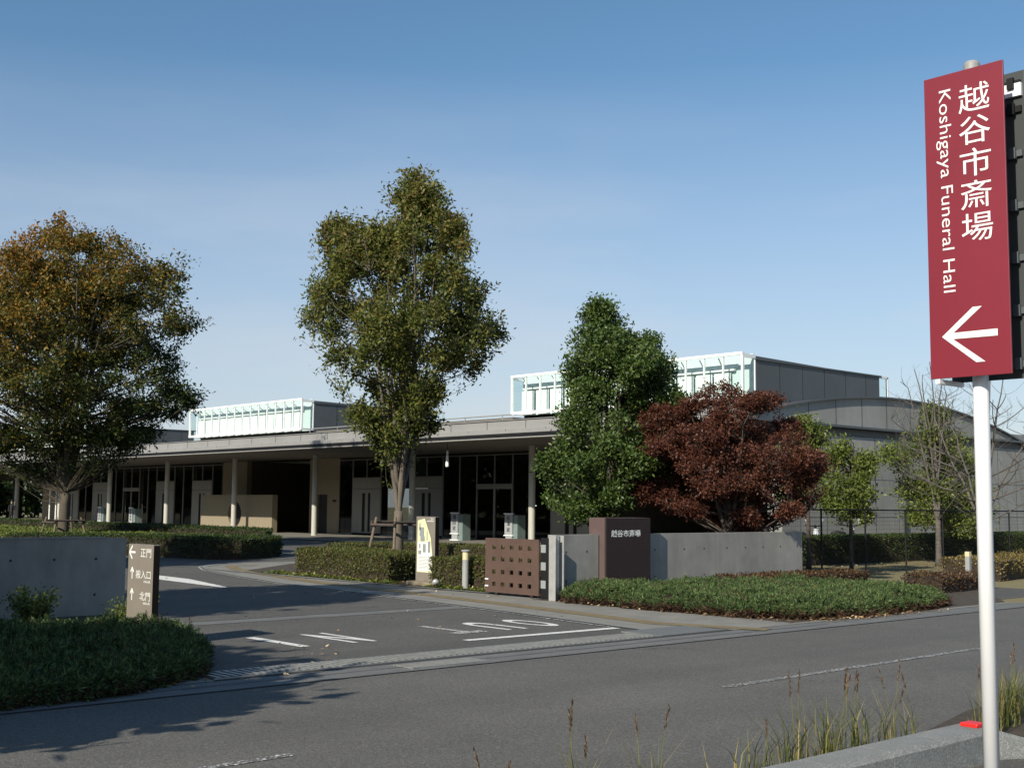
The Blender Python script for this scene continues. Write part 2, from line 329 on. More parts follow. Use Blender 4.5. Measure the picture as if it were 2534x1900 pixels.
# kerb edge line between pavement and asphalt
def ribbon(name, pts, off0, off1, z, m, z1=None, **k):
    P = [Vector((x, y)) for x, y in pts]; L = []
    for i in range(len(P)):
        d = (P[min(i + 1, len(P) - 1)] - P[max(i - 1, 0)]).normalized(); nrm = Vector((d.y, -d.x))
        L.append((P[i] + nrm * off0, P[i] + nrm * off1))
    b = MB()
    for (a0, a1), (b0, b1) in zip(L, L[1:]): b.poly([(a0.x, a0.y, z), (a1.x, a1.y, z), (b1.x, b1.y, z), (b0.x, b0.y, z)])
    return b.build(name, m)
tag(ribbon('pavement_edge', kx, 0, .13, .020, MT['kerb']), kind='structure')
tag(ribbon('edge_marking', kx[1:13], -.10, -.05, .0135, MT['paint2']), kind='structure')
tag(ribbon('tactile_strip', [(13.6, 9.9)] + [(x + .8, y) for x, y in kx[1:9]] + [(16.9, 28.3)], -.16, .16, .017, MT['tactile']), kind='structure')
tag(ribbon('planter_edge', [(15.0, 27.4), (15.0, 20.4), (15.05, 16.2)], 0, .10, .03, MT['kerb']), kind='structure')
sheet('planting_bed', [(15.05, 15.7), (24.4, 15.7), (24.4, 26), (22.5, 28.2), (18, 28.4), (15.4, 26.2), (15.05, 24.8)], .024, MT['soil'])
# drain channel
tag(MB().box(5.7, 13.2, 10.17, 10.72, -.02, .0162).build('drain_channel', MT['groove']), kind='structure')
b = MB(); x = 5.75
while x < 11.75: b.box(x, x + .042, 10.24, 10.64, .012, .030); x += .085
b.box(5.7, 11.8, 10.20, 10.235, .004, .024).box(5.7, 11.8, 10.645, 10.68, .004, .024)
tag(b.build('drain_grating', MT['steel']), 'long steel slot grating crossing the driveway mouth', 'drain grating')
b = MB(); x = 7.6
while x < 8.55: b.box(x, x + .02, 9.74, 10.02, .004, .020); x += .045
b.box(7.58, 8.6, 9.72, 9.74, .004, .019).box(7.58, 8.6, 10.02, 10.04, .004, .019)
tag(b.build('gutter_grate', MT['steel']), 'small oblong grate in the concrete gutter before the long grating', 'drain grating')
tag(MB().box(11.85, 13.1, 10.22, 10.9, .0, .022).build('checker_plate', mat('checker_steel', (.16, .165, .16), .6, .3, 40, .5, 90)), 'dark textured cover plate at the right end of the grating', 'cover plate')
# gate rail strip across the drive
sheet('gate_track', [(7.9, 14.92), (12.76, 14.92), (12.8, 15.32), (7.9, 15.32)], .0095, MT['gutter'])
sheet('track_groove', [(7.9, 15.32), (12.8, 15.32), (12.8, 15.37), (7.9, 15.37)], .0105, MT['groove'])
sheet('gutter_joint', [(-60, 9.60), (60, 9.60), (60, 9.622), (-60, 9.622)], .0125, MT['groove'])
sheet('gutter_joint', [(-60, 9.90), (15, 9.90), (15, 9.915), (-60, 9.915)], .0125, MT['groove'])
# painted markings
pm = empty('road_marking', (8.2, 12.5, 0), 'white painted word IN near the left bed on the driveway', 'road marking')
text('letter', 'I', (7.76, 12.0, .0100), (1, 0, 0), (0, 1, 0), .13, 1.2, MT['paint'], pm)
text('letter', 'N', (8.47, 11.98, .0100), (1, 0, 0), (0, 1, 0), .34, 1.15, MT['paint'], pm, off=.02)
pm = empty('road_marking', (11, 12.5, 0), 'worn white upside down word OUT near the right kerb', 'road marking')
for ch, x0, w in (('T', 10.56, .5), ('U', 11.26, .36), ('O', 11.98, .38)):
    text('letter', ch, (x0, 13.08, .0100), (-1, 0, 0), (0, -1, 0), w, 1.08, MT['paint2'] if ch == 'T' else MT['paint'], pm, off=.02)
tag(MB().poly([(9.66, 11.32, .0100), (12.22, 11.25, .0100), (12.22, 11.40, .0100), (9.66, 11.45, .0100)]).build('stop_line', MT['paint']), 'solid white stop line in front of the word OUT', 'road marking')
tag(MB().poly([(12.2, 24.55, .0100), (12.0, 21.3, .0100), (12.12, 21.3, .0100), (12.75, 24.0, .0100), (12.9, 26.4, .0100), (12.6, 26.4, .0100)]).build('arrow_marking', MT['paint']), 'long white arrow painted on the drive behind the direction sign', 'road marking')
G = 'faded dashes of the road centre line'
for i, (x0, x1, y) in enumerate(((3.2, 4.45, 6.9), (9.0, 13.85, 7.05), (-1.9, -.2, 6.85))):
    if i == 2: continue
    tag(MB().poly([(x0, y - .05, .008), (x1, y + .02 * i, .008), (x1, y + .09 + .02 * i, .008), (x0, y + .05, .008)]).build('lane_dash', MT['paint3']),
        ('short faded white dash at the lower left of the road', 'long faded white dash on the road near the red sign pole')[i], 'road marking', G)
# near kerb
b = MB(); x = -6.0
KP = [(0, 3.92), (0, 4.12)]
def kerbseg(b, x0, x1, z0a, z1a, y0a=3.92, y0b=3.92):
    pr = lambda x, y0, zt: [(x, y0, 0), (x, y0 + .012, zt - .03), (x, y0 + .045, zt), (x, y0 + .25, zt), (x, y0 + .27, zt - .02), (x, y0 + .27, 0)]
    A = pr(x0, y0a, z0a); B = pr(x1, y0b, z1a); i = len(b.v); b.v += A + B; n = 6
    for k in range(n): b.f.append([i + k, i + n + k, i + n + (k + 1) % n, i + (k + 1) % n]); b.m.append(0)
    b.f.append([i + k for k in range(n)]); b.f.append([i + n + k for k in range(n)][::-1]); b.m += [0, 0]
while x < 7.35: kerbseg(b, x, x + .592, .2, .2); x += .6
kerbseg(b, 7.80, 8.35, .2, .03, 3.92, 3.6)
tag(b.build('kerb', MT['kerb'], smooth=False), kind='structure')
tag(MB().box(7.72, 7.84, 4.0, 4.12, .2, .225).build('kerb_reflector', MT['redm'], bevel=.006), 'small bright red marker on the end of the near kerb', 'kerb marker')
sheet('verge_soil', [(3.8, 4.19), (7.9, 4.19), (8.6, 4.0), (14, 4.6), (30, 4.7), (30, 5.1), (9.5, 5.0), (7.6, 4.55), (3.8, 4.4)], .010, MT['soil'])
# ================================================================== RED SIGN
sg = empty('direction_sign', (6.2, 3.14, 0), 'tall red arrow sign on a white pole at the right edge', 'sign')
MB().tube([(6.2, 3.14, 0), (6.2, 3.14, 3.97)], .0405, 32).build('pole', MT['white'], sg, smooth=True)
MB().lathe((6.2, 3.14), [(.043, 3.95), (.043, 3.99), (.036, 4.005), (.015, 4.012)], 28).build('pole_cap', MT['cap'], sg)
fp = MB().box(6.082, 6.094, 2.912, 3.358, 2.29, 3.93).build('front_panel', [MT['red']], sg, bevel=.002)
fp['label'] = 'red panel lettered in white with a left arrow'
FX = 6.0795
ks = []
for i, ch in enumerate('越谷市斎場'):
    ks.append(text('kanji', ch, (FX, 3.160, 3.692 - i * .1735), (0, -1, 0), (0, 0, 1), .172, .150, MT['signw'], fp, off=.0))
join('lettering', ks)
text('english_lettering', 'Koshigaya Funeral Hall', (FX, 3.292, 3.845), (0, 0, -1), (0, -1, 0), 1.10, .088, MT['signw'], fp, off=-.004)
b = MB()
ar = [(3.285, 2.507), (3.105, 2.648), (3.068, 2.648), (3.205, 2.527), (2.983, 2.522), (2.983, 2.488), (3.205, 2.488), (3.058, 2.365), (3.097, 2.365)]
# arrow: chevron arms + shaft as separate convex quads
b.poly([(FX, 3.287, 2.510), (FX, 3.245, 2.508), (FX, 3.062, 2.652), (FX, 3.112, 2.652)][::-1])
b.poly([(FX, 3.287, 2.510), (FX, 3.245, 2.508), (FX, 3.050, 2.362), (FX, 3.100, 2.362)])
b.poly([(FX - .0005, 3.255, 2.494), (FX - .0005, 2.980, 2.490), (FX - .0005, 2.980, 2.526), (FX - .0005, 3.255, 2.526)])
b.build('arrow', MT['signw'], fp)
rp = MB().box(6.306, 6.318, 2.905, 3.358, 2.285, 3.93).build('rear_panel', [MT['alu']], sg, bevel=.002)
MB().box(6.285, 6.305, 2.915, 3.05, 3.79, 3.86).build('fixing_plate', MT['white'], sg); rp['label'] = 'rear panel seen from its bare aluminium back'  # white plate stands for the sun patch on the rear panel
for z in (2.36, 2.64, 2.92, 3.20, 3.48, 3.72, 3.86):
    b = MB().box(6.096, 6.112, 2.925, 3.35, z - .017, z + .017).box(6.288, 6.304, 2.92, 3.35, z - .017, z + .017)
    b.box(6.112, 6.288, 3.05, 3.07, z - .012, z + .012).box(6.112, 6.288, 3.21, 3.23, z - .012, z + .012).box(6.27, 6.29, 2.95, 2.985, z - .03, z + .03)
    b.build('clamp', MT['roofd'] if z < 3.7 else MT['black'], sg)
MB().box(6.07, 6.33, 3.30, 3.325, 2.262, 2.286).build('bottom_clip', MT['white'], sg)
# ================================================================== LEFT DIRECTION SIGN
ls = empty('direction_sign', (6.48, 13.3, 0), 'taupe slab sign with three arrows standing in the left juniper bed', 'sign')
sp = MB().box(6.45, 6.53, 13.0, 13.62, 0, 1.128, 0).build('sign_slab', [MT['taupe']], ls, bevel=.003)
MB().box(6.453, 6.527, 12.994, 12.9985, .0, 1.12).build('side_face', MT['tdark'], ls)  # near-black plate carries the shade of the slab's unlit side
X0 = 6.4475
def lt(s, y0, z0, w, h, off=.0): return text('lettering', s, (X0, y0, z0), (0, -1, 0), (0, 0, 1), w, h, MT['signw'], ls, off=off)
def arrow(y, z, s, up_, par, x, m):
    b = MB(); t = s * .075
    def seg(p, q):
        p = Vector(p); q = Vector(q); d = (q - p).normalized() * 1; n_ = Vector((-d.y, d.x)) * t
        P = [p - n_, q - n_, q + n_, p + n_]; b.poly([(x - .0003 * len(b.f), y - v.x, z + v.y) for v in P])
    if up_: tip = (0, s); seg((0, 0), tip); seg(tip, (-.30 * s, s * .58)); seg(tip, (.30 * s, s * .58))
    else: tip = (-.5 * s, 0); seg((.5 * s, 0), tip); seg(tip, (0, .5 * s)); seg(tip, (0, -.5 * s))
    return b.build('arrow', m, par)
arrow(13.515, 1.035, .15, False, ls, X0, MT['signw'])
arrow(13.505, .735, .13, True, ls, X0, MT['signw']); arrow(13.495, .495, .13, True, ls, X0, MT['signw'])
lt('正門', 13.31, .985, .26, .095); lt('搬入口', 13.415, .745, .37, .095); lt('100m先', 13.21, .70, .16, .032, .01)
lt('北門', 13.30, .505, .26, .095); lt('200m先', 13.21, .46, .17, .032, .01)
# ================================================================== WALLS
def wallholes(b, x0, x1, y, z=(.30, .80), step=.6, m=1):
    x = x0
    while x < x1:
        for zz in z: b.lathe((0, 0), [(0, 0)], 3, m) if 0 else b.poly([(x + .02 * math.cos(t), y, zz + .02 * math.sin(t)) for t in [k * math.pi / 4 for k in range(8)]], m)
        x += step
w = empty('concrete_wall', (4, 17.1, 0), 'low concrete wall standing left behind the direction sign', 'wall')
b = MB().box(-6, 8.05, 17.08, 17.30, 0, 1.085); wallholes(b, -5.6, 8, 17.077); b.box(3.495, 3.503, 17.0775, 17.08, 0, 1.085, 1)
b.build('wall_panel', [MT['conc'], MT['groove']], w); MB().box(-6.01, 7.75, 17.07, 17.31, 1.087, 1.105).build('coping', MT['conc'], w)
w = empty('concrete_wall', (18.8, 15.6, 0), 'long low concrete wall right of the dark name slab', 'wall')
for i, (x0, x1) in enumerate(((17.50, 18.35), (18.352, 19.655), (19.67, 22.55))):
    b = MB().box(x0, x1, 15.52, 15.72, 0, 1.10); wallholes(b, x0 + .3, x1 - .1, 15.5175); b.build('wall_panel', [MT['conc'], MT['groove']], w)
w = empty('concrete_wall', (15.7, 15.6, 0), 'short concrete wall piece between gate post and name slab', 'wall')
b = MB().box(15.2, 16.27, 15.52, 15.72, 0, 1.10); wallholes(b, 15.45, 16.2, 15.5175, step=.52); b.build('wall_panel', [MT['conc'], MT['groove']], w)
nm = empty('name_slab', (16.9, 15.5, 0), 'dark brown upright slab with white name between concrete walls', 'sign')
MB().box(16.29, 17.48, 15.35, 15.39, 0, 1.395).build('front_plate', MT['slab'], nm, bevel=.003)
MB().box(16.295, 17.475, 15.394, 15.78, 0, 1.40).build('slab_body', MT['slabside'], nm, bevel=.003)
text('lettering', '越谷市斎場', (16.42, 15.3475, 1.055), (1, 0, 0), (0, 0, 1), .785, .128, MT['signw'], nm, off=.02)
# ================================================================== GATE
gt = empty('folding_gate', (14.9, 16.3, 0), 'brown metal gate leaf with twenty square holes', 'gate')
b = MB(); ys = [15.62]; hb = [16.83 - .232 * k for k in range(5)]; hz = [.90, .69, .465, .245]
ycut = sorted(set([15.62, 17.02] + [y for h in hb for y in (h, h - .095)])); zcut = sorted(set([.06, 1.02] + [z for h in hz for z in (h, h - .075)]))
holeset = {(round(h - .095, 3), round(z - .075, 3)) for h in hb for z in hz}
for y0, y1 in zip(ycut, ycut[1:]):
    for z0, z1 in zip(zcut, zcut[1:]):
        if (round(y0, 3), round(z0, 3)) in holeset: continue
        b.poly([(14.885, y0, z0), (14.885, y0, z1), (14.885, y1, z1), (14.885, y1, z0)]); b.poly([(14.915, y0, z0), (14.915, y1, z0), (14.915, y1, z1), (14.915, y0, z1)])
for h in hb:
    for z in hz:
        y0, y1, z0, z1 = h - .095, h, z - .075, z
        for A, B in (((y0, z0), (y1, z0)), ((y1, z0), (y1, z1)), ((y1, z1), (y0, z1)), ((y0, z1), (y0, z0))):
            b.poly([(14.885, *A), (14.885, *B), (14.915, *B), (14.915, *A)])
for A, B in (((15.62, .06), (17.02, .06)), ((17.02, .06), (17.02, 1.02)), ((17.02, 1.02), (15.62, 1.02)), ((15.62, 1.02), (15.62, .06))):
    b.poly([(14.885, *A), (14.885, *B), (14.915, *B), (14.915, *A)])
b.build('gate_leaf', MT['brown'], gt)
for y in (15.8, 16.72): MB().lathe((14.9, y), [(.03, .014), (.03, .06)], 12).build('caster', MT['slab'], gt)
for z in (.17, .29): MB().box(14.88, 14.884, 16.93, 17.02, z - .012, z + .012).build('hinge', MT['white'], gt)
gf = empty('stacked_gate', (14.95, 15.4, 0), 'black folded gate frame with pale square tiles beside the post', 'gate')
MB().box(14.93, 14.99, 15.34, 15.62, .02, 1.05).build('dark_leaf', MT['black'], gf, bevel=.003)
for z in (.80, .50, .19): MB().box(14.925, 14.9295, 15.49, 15.61, z, z + .135).build('tile', MT['mapg'], gf)  # pale plates stand for the leaf's lit perforations
gp = empty('gate_post', (14.8, 15.15, 0), 'galvanised steel channel post at the gate opening', 'post')
b = MB().box(14.72, 14.80, 15.13, 15.20, 0, 1.115).box(14.82, 14.90, 15.13, 15.20, 0, 1.105).box(14.80, 14.82, 15.15, 15.18, 0, 1.10)
b.box(14.72, 14.735, 15.04, 15.128, 0, 1.11).box(14.93, 14.95, 15.06, 15.20, 0, 1.10); b.build('channel', MT['galv'], gp, bevel=.003)
# ================================================================== MAP SIGN, BOLLARD
ms = empty('map_sign', (15.54, 19.5, 0), 'upright taupe slab with a yellow site map beside the hedge', 'sign')
MB().box(15.5, 15.60, 19.24, 19.84, .09, 1.37).build('sign_slab', MT['taupe'], ms, bevel=.003)
MB().box(15.503, 15.597, 19.232, 19.2385, .09, 1.36).build('side_face', MT['tdark'], ms)  # dark plate puts shade on the side turned from the sun
MB().box(15.35, 15.8, 19.15, 19.95, 0, .09).build('plinth', MT['beige'], ms, bevel=.004)
mp = MB(); xx = 15.4975; Pm = lambda P, x=xx: [(x, y, z) for y, z in P]
mp.poly(Pm([(19.80, .27), (19.79, 1.29), (19.57, 1.33), (19.37, .95), (19.32, .62), (19.32, .27)])); mm = mp.build('map_field', MT['mapy'], ms)
b = MB(); b.poly(Pm([(19.78, .50), (19.78, .86), (19.40, .86), (19.34, .62), (19.34, .30), (19.78, .29)], xx - .001))
b.build('map_white_area', MT['signw'], mm)
b = MB()
for y0, y1, z0, z1 in ((19.74, 19.70, 1.10, 1.24), (19.73, 19.58, .98, 1.16), (19.70, 19.56, .88, .98), (19.74, 19.69, .74, .83), (19.62, 19.52, .66, .83), (19.46, 19.38, .66, .88), (19.76, 19.66, .62, .70), (19.50, 19.47, .90, 1.08)):
    b.poly(Pm([(y0, z0), (y0, z1), (y1, z1), (y1, z0)], xx - .002))
for k in range(9): z = .56 - k * .028; b.poly(Pm([(19.75, z), (19.75, z + .010), (19.40, z + .010), (19.40, z)], xx - .002))
b.build('map_buildings', MT['mapg'], mm)
text('lettering', 'ご案内', (xx - .001, 19.41, 1.30), (0, -1, 0), (0, 0, 1), .13, .045, MT['signw'], ms)
b = MB().poly(Pm([(19.50, 1.275), (19.50, 1.285), (19.28, 1.285), (19.28, 1.275)])).build('rule', MT['signw'], ms)
bl = empty('bollard_light', (15.25, 18.0, 0), 'short grey bollard with yellow lens between hedges and gate', 'bollard')
MB().lathe((15.25, 18.0), [(.062, .01), (.062, .57), (.055, .575)], 20).build('shaft', MT['cap'], bl, smooth=False)
MB().lathe((15.25, 18.0), [(.060, .578), (.060, .735)], 20).build('lens', MT['lamp'], bl)
MB().lathe((15.25, 18.0), [(.085, .737), (.088, .75), (.07, .765), (.02, .77)], 20).build('cap', MT['cap'], bl)
b2 = empty('bollard', (24.9, 13.0, 0), 'square grey bollard on the verge left of the white pole', 'bollard')
MB().box(24.85, 24.95, 12.95, 13.05, 0, .62).build('shaft', MT['cap'], b2, bevel=.01); MB().box(24.853, 24.947, 12.953, 13.047, .622, .72).build('lens', MT['lamp'], b2)
sp = empty('spotlight', (15.15, 18.75, 0), 'small silver spotlight at the foot of the clipped hedge', 'lamp')
MB().tube([(15.15, 18.75, .0), (15.15, 18.75, .07)], .015, 8).build('stake', MT['black'], sp)
MB().tube([(15.12, 18.72, .10), (15.14, 18.75, .13), (15.19, 18.80, .16)], [.075, .07, .03], 14).build('lamp_head', MT['galv'], sp, smooth=True)
# ================================================================== BUILDING
BX = 38.0
bd = empty('funeral_hall', (38, 55, 0), 'long low grey hall with deep colonnaded canopy and glazed rooflights', 'building')
Y0, Y1 = 23.6, 112.0
MB().box(30.8, 38.2, Y0, Y1, 4.07, 4.10).build('soffit', MT['soffit'], bd)
b = MB().box(30.80, 31.0, Y0, Y1, 4.102, 4.128, 1).box(30.768, 31.0, Y0, Y1, 4.13, 4.262, 2)
b.box(30.76, 31.0, Y0, Y1, 4.264, 4.43, 0).box(30.95, 31.05, Y0, Y1, 4.432, 4.76, 0).box(30.90, 31.10, Y0, Y1, 4.762, 4.785, 0)
b.box(30.78, 31.05, Y0 - .04, Y0 - .002, 4.12, 4.78, 0)
y = Y0 + 1
while y < Y1: b.box(30.945, 30.9495, y, y + .022, 4.432, 4.76, 2); b.box(30.755, 30.7595, y + .9, y + .915, 4.36, 4.43, 2); y += 2.15
b.build('fascia', [MT['fascia'], MT['wframe'], MT['black']], bd)
MB().box(31.0, 52, 23.72, Y1, 4.40, 4.70).build('flat_roof', MT['fascia'], bd)
def vz(a): return 5.54 - .0132 * (a - 40.3) ** 2
b = MB(); A = [31.6 + .8 * k for k in range(30)]
for a0, a1 in zip(A, A[1:]): b.poly([(a0, 23.45, vz(a0)), (a1, 23.45, vz(a1)), (a1, 48.5, vz(a1)), (a0, 48.5, vz(a0))]); b.poly([(a0, 61.5, vz(a0)), (a1, 61.5, vz(a1)), (a1, Y1, vz(a1)), (a0, Y1, vz(a0))])
b.build('vault_roof', MT['roofd'], bd)
# side gable facing the street
b = MB()
for a0, a1 in zip(A, A[1:]):
    b.poly([(a0, 23.5, 4.42), (a1, 23.5, 4.42), (a1, 23.5, vz(a1) - .04), (a0, 23.5, vz(a0) - .04)])
    b.poly([(a0, 23.40, vz(a0) - .045), (a1, 23.40, vz(a1) - .045), (a1, 23.40, vz(a1) + .02), (a0, 23.40, vz(a0) + .02)], 1)
    b.poly([(a0, 23.40, vz(a0) + .02), (a1, 23.40, vz(a1) + .02), (a1, 23.6, vz(a1) + .02), (a0, 23.6, vz(a0) + .02)], 1)
for k in range(12): x = 33 + 1.6 * k; b.box(x, x + .02, 23.494, 23.4985, 4.42, vz(x) - .06, 2)
b.build('gable', [MT['conc2'], MT['roofd'], MT['groove']], bd)
b = MB().box(31.2, 60, 23.3, 23.72, 4.32, 4.40, 1).box(31.2, 60, 23.62, 23.9, 4.05, 4.318, 1).box(33.0, 60, 23.45, 24.0, 0, 4.048, 0)
for k in range(17): x = 34 + 1.5 * k; b.box(x, x + .015, 23.445, 23.449, 0, 4.05, 2)
for z in (1.3, 2.6): b.box(33, 60, 23.4455, 23.449, z, z + .012, 2)
b.build('side_wall', [MT['conc2'], MT['roofd'], MT['groove']], bd)
MB().tube([(40.3, 23.38, 0), (40.3, 23.38, 4.3)], .05, 8).build('downpipe', MT['roofd'], bd)
for i, y in enumerate((37.16, 45.16, 53.15, 61.15, 69.1, 77.0, 84.9, 92.8, 100.7)):
    MB().lathe((35.0, y), [(.16, .03), (.14, .06), (.14, 4.068)], 24).build('column', MT['colw'], bd, smooth=False)
for y in (86.0, 87.1): MB().tube([(35.2, y, .03), (35.2, y, 4.07)], .05, 10).build('slim_post', MT['white'], bd)
def window(y0, y1, z0, z1, x=BX, pane=True):
    t = .028; b = MB().box(x - .05, x + .03, y0, y0 + t, z0, z1).box(x - .05, x + .03, y1 - t, y1, z0, z1).box(x - .048, x + .028, y0 + t, y1 - t, z1 - .04, z1).box(x - .048, x + .028, y0 + t, y1 - t, z0, z0 + .05)
    fr = b.build('window', MT['frame'], bd)
    MB().poly([(x, y0 + t, z0 + .05), (x, y0 + t, z1 - .04), (x, y1 - t, z1 - .04), (x, y1 - t, z0 + .05)]).build('pane', MT['glass'], fr)
def doors(y0, y1):
    b = MB().box(BX - .06, BX + .03, y0, y0 + .05, .03, 2.45).box(BX - .06, BX + .03, y1 - .05, y1, .03, 2.45).box(BX - .08, BX + .03, y0, y1, 2.451, 2.55)
    ym = (y0 + y1) / 2; b.box(BX - .05, BX + .02, ym - .06, ym + .06, .03, 2.45).box(BX - .05, BX + .02, y0 + .05, ym - .06, 2.36, 2.449).box(BX - .05, BX + .02, ym + .06, y1 - .05, 2.36, 2.449)
    fr = b.build('entrance_door', MT['frame'], bd)
    MB().poly([(BX, y0 + .05, .05), (BX, y0 + .05, 2.36), (BX, y1 - .05, 2.36), (BX, y1 - .05, .05)]).build('pane', MT['glass'], fr)
    window(y0, ym, 2.551, 3.95); window(ym, y1, 2.551, 3.95)
def panel(y0, y1):
    ym = (y0 + y1) / 2; x = BX - .06; t = .02
    b = MB().box(x, BX + .03, y0 + t, ym - .36, .12, 2.40).box(x, BX + .03, ym + .36, y1 - t, .12, 2.40).box(x, BX + .03, ym - .36, ym + .36, 2.19, 2.40).box(x + .02, BX + .03, ym - .13, ym + .13, .12, 2.19).box(x, BX + .03, y0 + t, ym - .008, 2.42, 2.95).box(x, BX + .03, ym + .008, y1 - t, 2.42, 2.95).box(x + .01, BX + .03, ym - .36, ym + .36, .12, .20)
    p = b.build('door_panel', MT['panel'], bd)
    MB().box(BX - .03, BX, ym - .359, ym - .131, .2, 2.189).build('slit_window', MT['black'], p); MB().box(BX - .03, BX, ym + .131, ym + .359, .2, 2.189).build('slit_window', MT['black'], p)
    window(y0, ym, 2.951, 3.95); window(ym, y1, 2.951, 3.95)
m_ = 1.2495; g0 = 39.08
panel(36.6, 39.08)
for k in (0, 1): window(g0 + k * m_, g0 + (k + 1) * m_, .03, 3.95)
doors(g0 + 2 * m_, g0 + 4 * m_)
for k in (4, 5): window(g0 + k * m_, g0 + (k + 1) * m_, .03, 3.95)
panel(g0 + 6 * m_, g0 + 8 * m_)
for k in (8, 9): window(g0 + k * m_, g0 + (k + 1) * m_, .03, 3.95)
panel(g0 + 10 * m_, g0 + 12 * m_); window(g0 + 12 * m_, g0 + 13 * m_, .03, 3.95)
b = MB().box(BX - .02, BX + .3, 55.33, 56.45, .03, 4.06).box(BX - .02, BX + .3, 57.4, 58.2, .03, 4.06).box(BX - .02, BX + .3, 56.45, 57.4, 2.12, 4.06).box(BX + .1, BX + .3, 56.45, 57.4, .03, 2.119, 1)
b.build('stone_wall', [MT['beige'], MT['dark']], bd)
MB().box(BX - .03, BX - .022, 55.6, 55.95, 1.72, 1.84).build('wall_plaque', MT['slab'], bd)
b = MB().box(BX + 5, BX + 5.2, 58, 65, .03, 4.06).box(BX + .31, BX + 5, 57.9, 58.1, .03, 4.06).box(BX + .31, BX + 5, 64.94, 65.1, .03, 4.06)
b.build('recess_wall', mat('recess_brown', (.085, .07, .05), .9, .1, 2), bd)
MB().box(BX + 4.8, BX + 4.98, 60, 63.4, .03, 1.3).build('recess_opening', MT['black'], bd)
MB().box(BX - .02, BX + .3, 64.93, 67.75, .03, 4.06).build('stone_wall', MT['beige'], bd)
window(67.77, 69.0, .03, 3.95); panel(69.02, 71.52); window(71.53, 72.74, .03, 3.95); window(72.75, 73.93, .03, 3.95); panel(73.94, 76.43)
window(76.44, 77.67, .03, 3.95); window(77.68, 78.89, .03, 3.95); doors(78.9, 81.36); window(81.37, 82.58, .03, 3.95); window(82.59, 83.78, .03, 3.95)
panel(83.79, 86.27); window(86.28, 87.48, .03, 3.95); window(87.49, 88.69, .03, 3.95); panel(88.7, 91.2)
MB().box(BX - .02, BX + .3, 91.21, 95.4, .03, 4.06).build('stone_wall', MT['beige'], bd)
b = MB().box(BX - .05, BX + .2, 95.41, 110, 3.3, 4.06).box(BX - .05, BX + .2, 100, 101.5, .03, 3.3).box(BX - .05, BX + .2, 108, 110, .03, 3.3)
b.build('porch_frame', MT['black'], bd)
# interior behind glass
b = MB().box(46, 46.2, 24, 57.8, 0, 4.06).box(46, 46.2, 65.2, 95.4, 0, 4.06).box(38.3, 46, 95.2, 95.38, 0, 4.06).box(38.3, 46, 36.0, 36.2, 0, 4.06); b.build('inner_wall', mat('inner_wall_brown', (.10, .085, .065), .8), bd)
MB().box(38.25, 46, 24, 57.8, .0, .028).box(38.25, 46, 65.2, 95, 0, .028).build('inner_floor', MT['floor'], bd)
MB().box(38.25, 46, 24, 57.8, 4.0, 4.05).box(38.25, 46, 65.2, 95, 4.0, 4.05).build('inner_ceiling', MT['soffit'], bd)
b = MB()
for y in (40, 43.5, 47, 50.5): b.tube([(42.6, y, .03), (42.6, y, 4.0)], .14, 10)
b.build('inner_column', MT['soffit'], bd)
em = bpy.data.materials.new('lamp_glow'); em.use_nodes = True; p = em.node_tree.nodes['Principled BSDF']; p.inputs['Emission Color'].default_value = (.85, .92, 1, 1); p.inputs['Emission Strength'].default_value = 4
for x, y in ((41, 39.8), (42.6, 43.1), (44, 46.6)):
    MB().box(x - .03, x + .03, y - .2, y + .2, 1.60, 1.63).build('ceiling_lamp', em, bd)  # glowing bars at eye level stand for glints in the glazing
# oval opening screen wall
def plate_hole(name, x0, x1, y0, y1, z0, z1, cy, cz, ry, rz, m, parent, n=64):
    b = MB(); C = []; E = []
    for k in range(n):
        t = 2 * math.pi * k / n; c, s = math.cos(t), math.sin(t); C.append((cy + ry * c, cz + rz * s))
        q = min(((y1 - cy) / c if c > 1e-6 else 1e9), ((y0 - cy) / c if c < -1e-6 else 1e9), ((z1 - cz) / s if s > 1e-6 else 1e9), ((z0 - cz) / s if s < -1e-6 else 1e9))
        E.append((cy + q * c, cz + q * s))
    for k in range(n):
        j = (k + 1) % n
        P = [C[k], E[k]]
        # corner insert
        if abs(E[k][0] - E[j][0]) > 1e-6 and abs(E[k][1] - E[j][1]) > 1e-6:
            P.append((y1 if max(E[k][0], E[j][0]) > cy else y0, z1 if max(E[k][1], E[j][1]) > cz else z0))
        P += [E[j], C[j]]
        b.poly([(x0, *p) for p in P][::-1]); b.poly([(x1, *p) for p in P]); b.poly([(x0, *C[k]), (x0, *C[j]), (x1, *C[j]), (x1, *C[k])])
    b.poly([(x0, y0, z0), (x0, y0, z1), (x1, y0, z1), (x1, y0, z0)]); b.poly([(x0, y0, z1), (x0, y1, z1), (x1, y1, z1), (x1, y0, z1)]); b.poly([(x0, y1, z0), (x1, y1, z0), (x1, y1, z1), (x0, y1, z1)])
    return b.build(name, m, parent)
sw = empty('screen_wall', (36.1, 62.7, 0), 'free standing beige wall with a round opening under the canopy', 'wall')
plate_hole('wall_panel', 36.0, 36.33, 58.8, 66.7, .03, 2.08, 62.8, 1.0, .73, .71, MT['beige'], sw)
MB().box(36.2, 36.30, 62.05, 63.55, .26, 1.74).build('dark_glazing', MT['black'], sw)
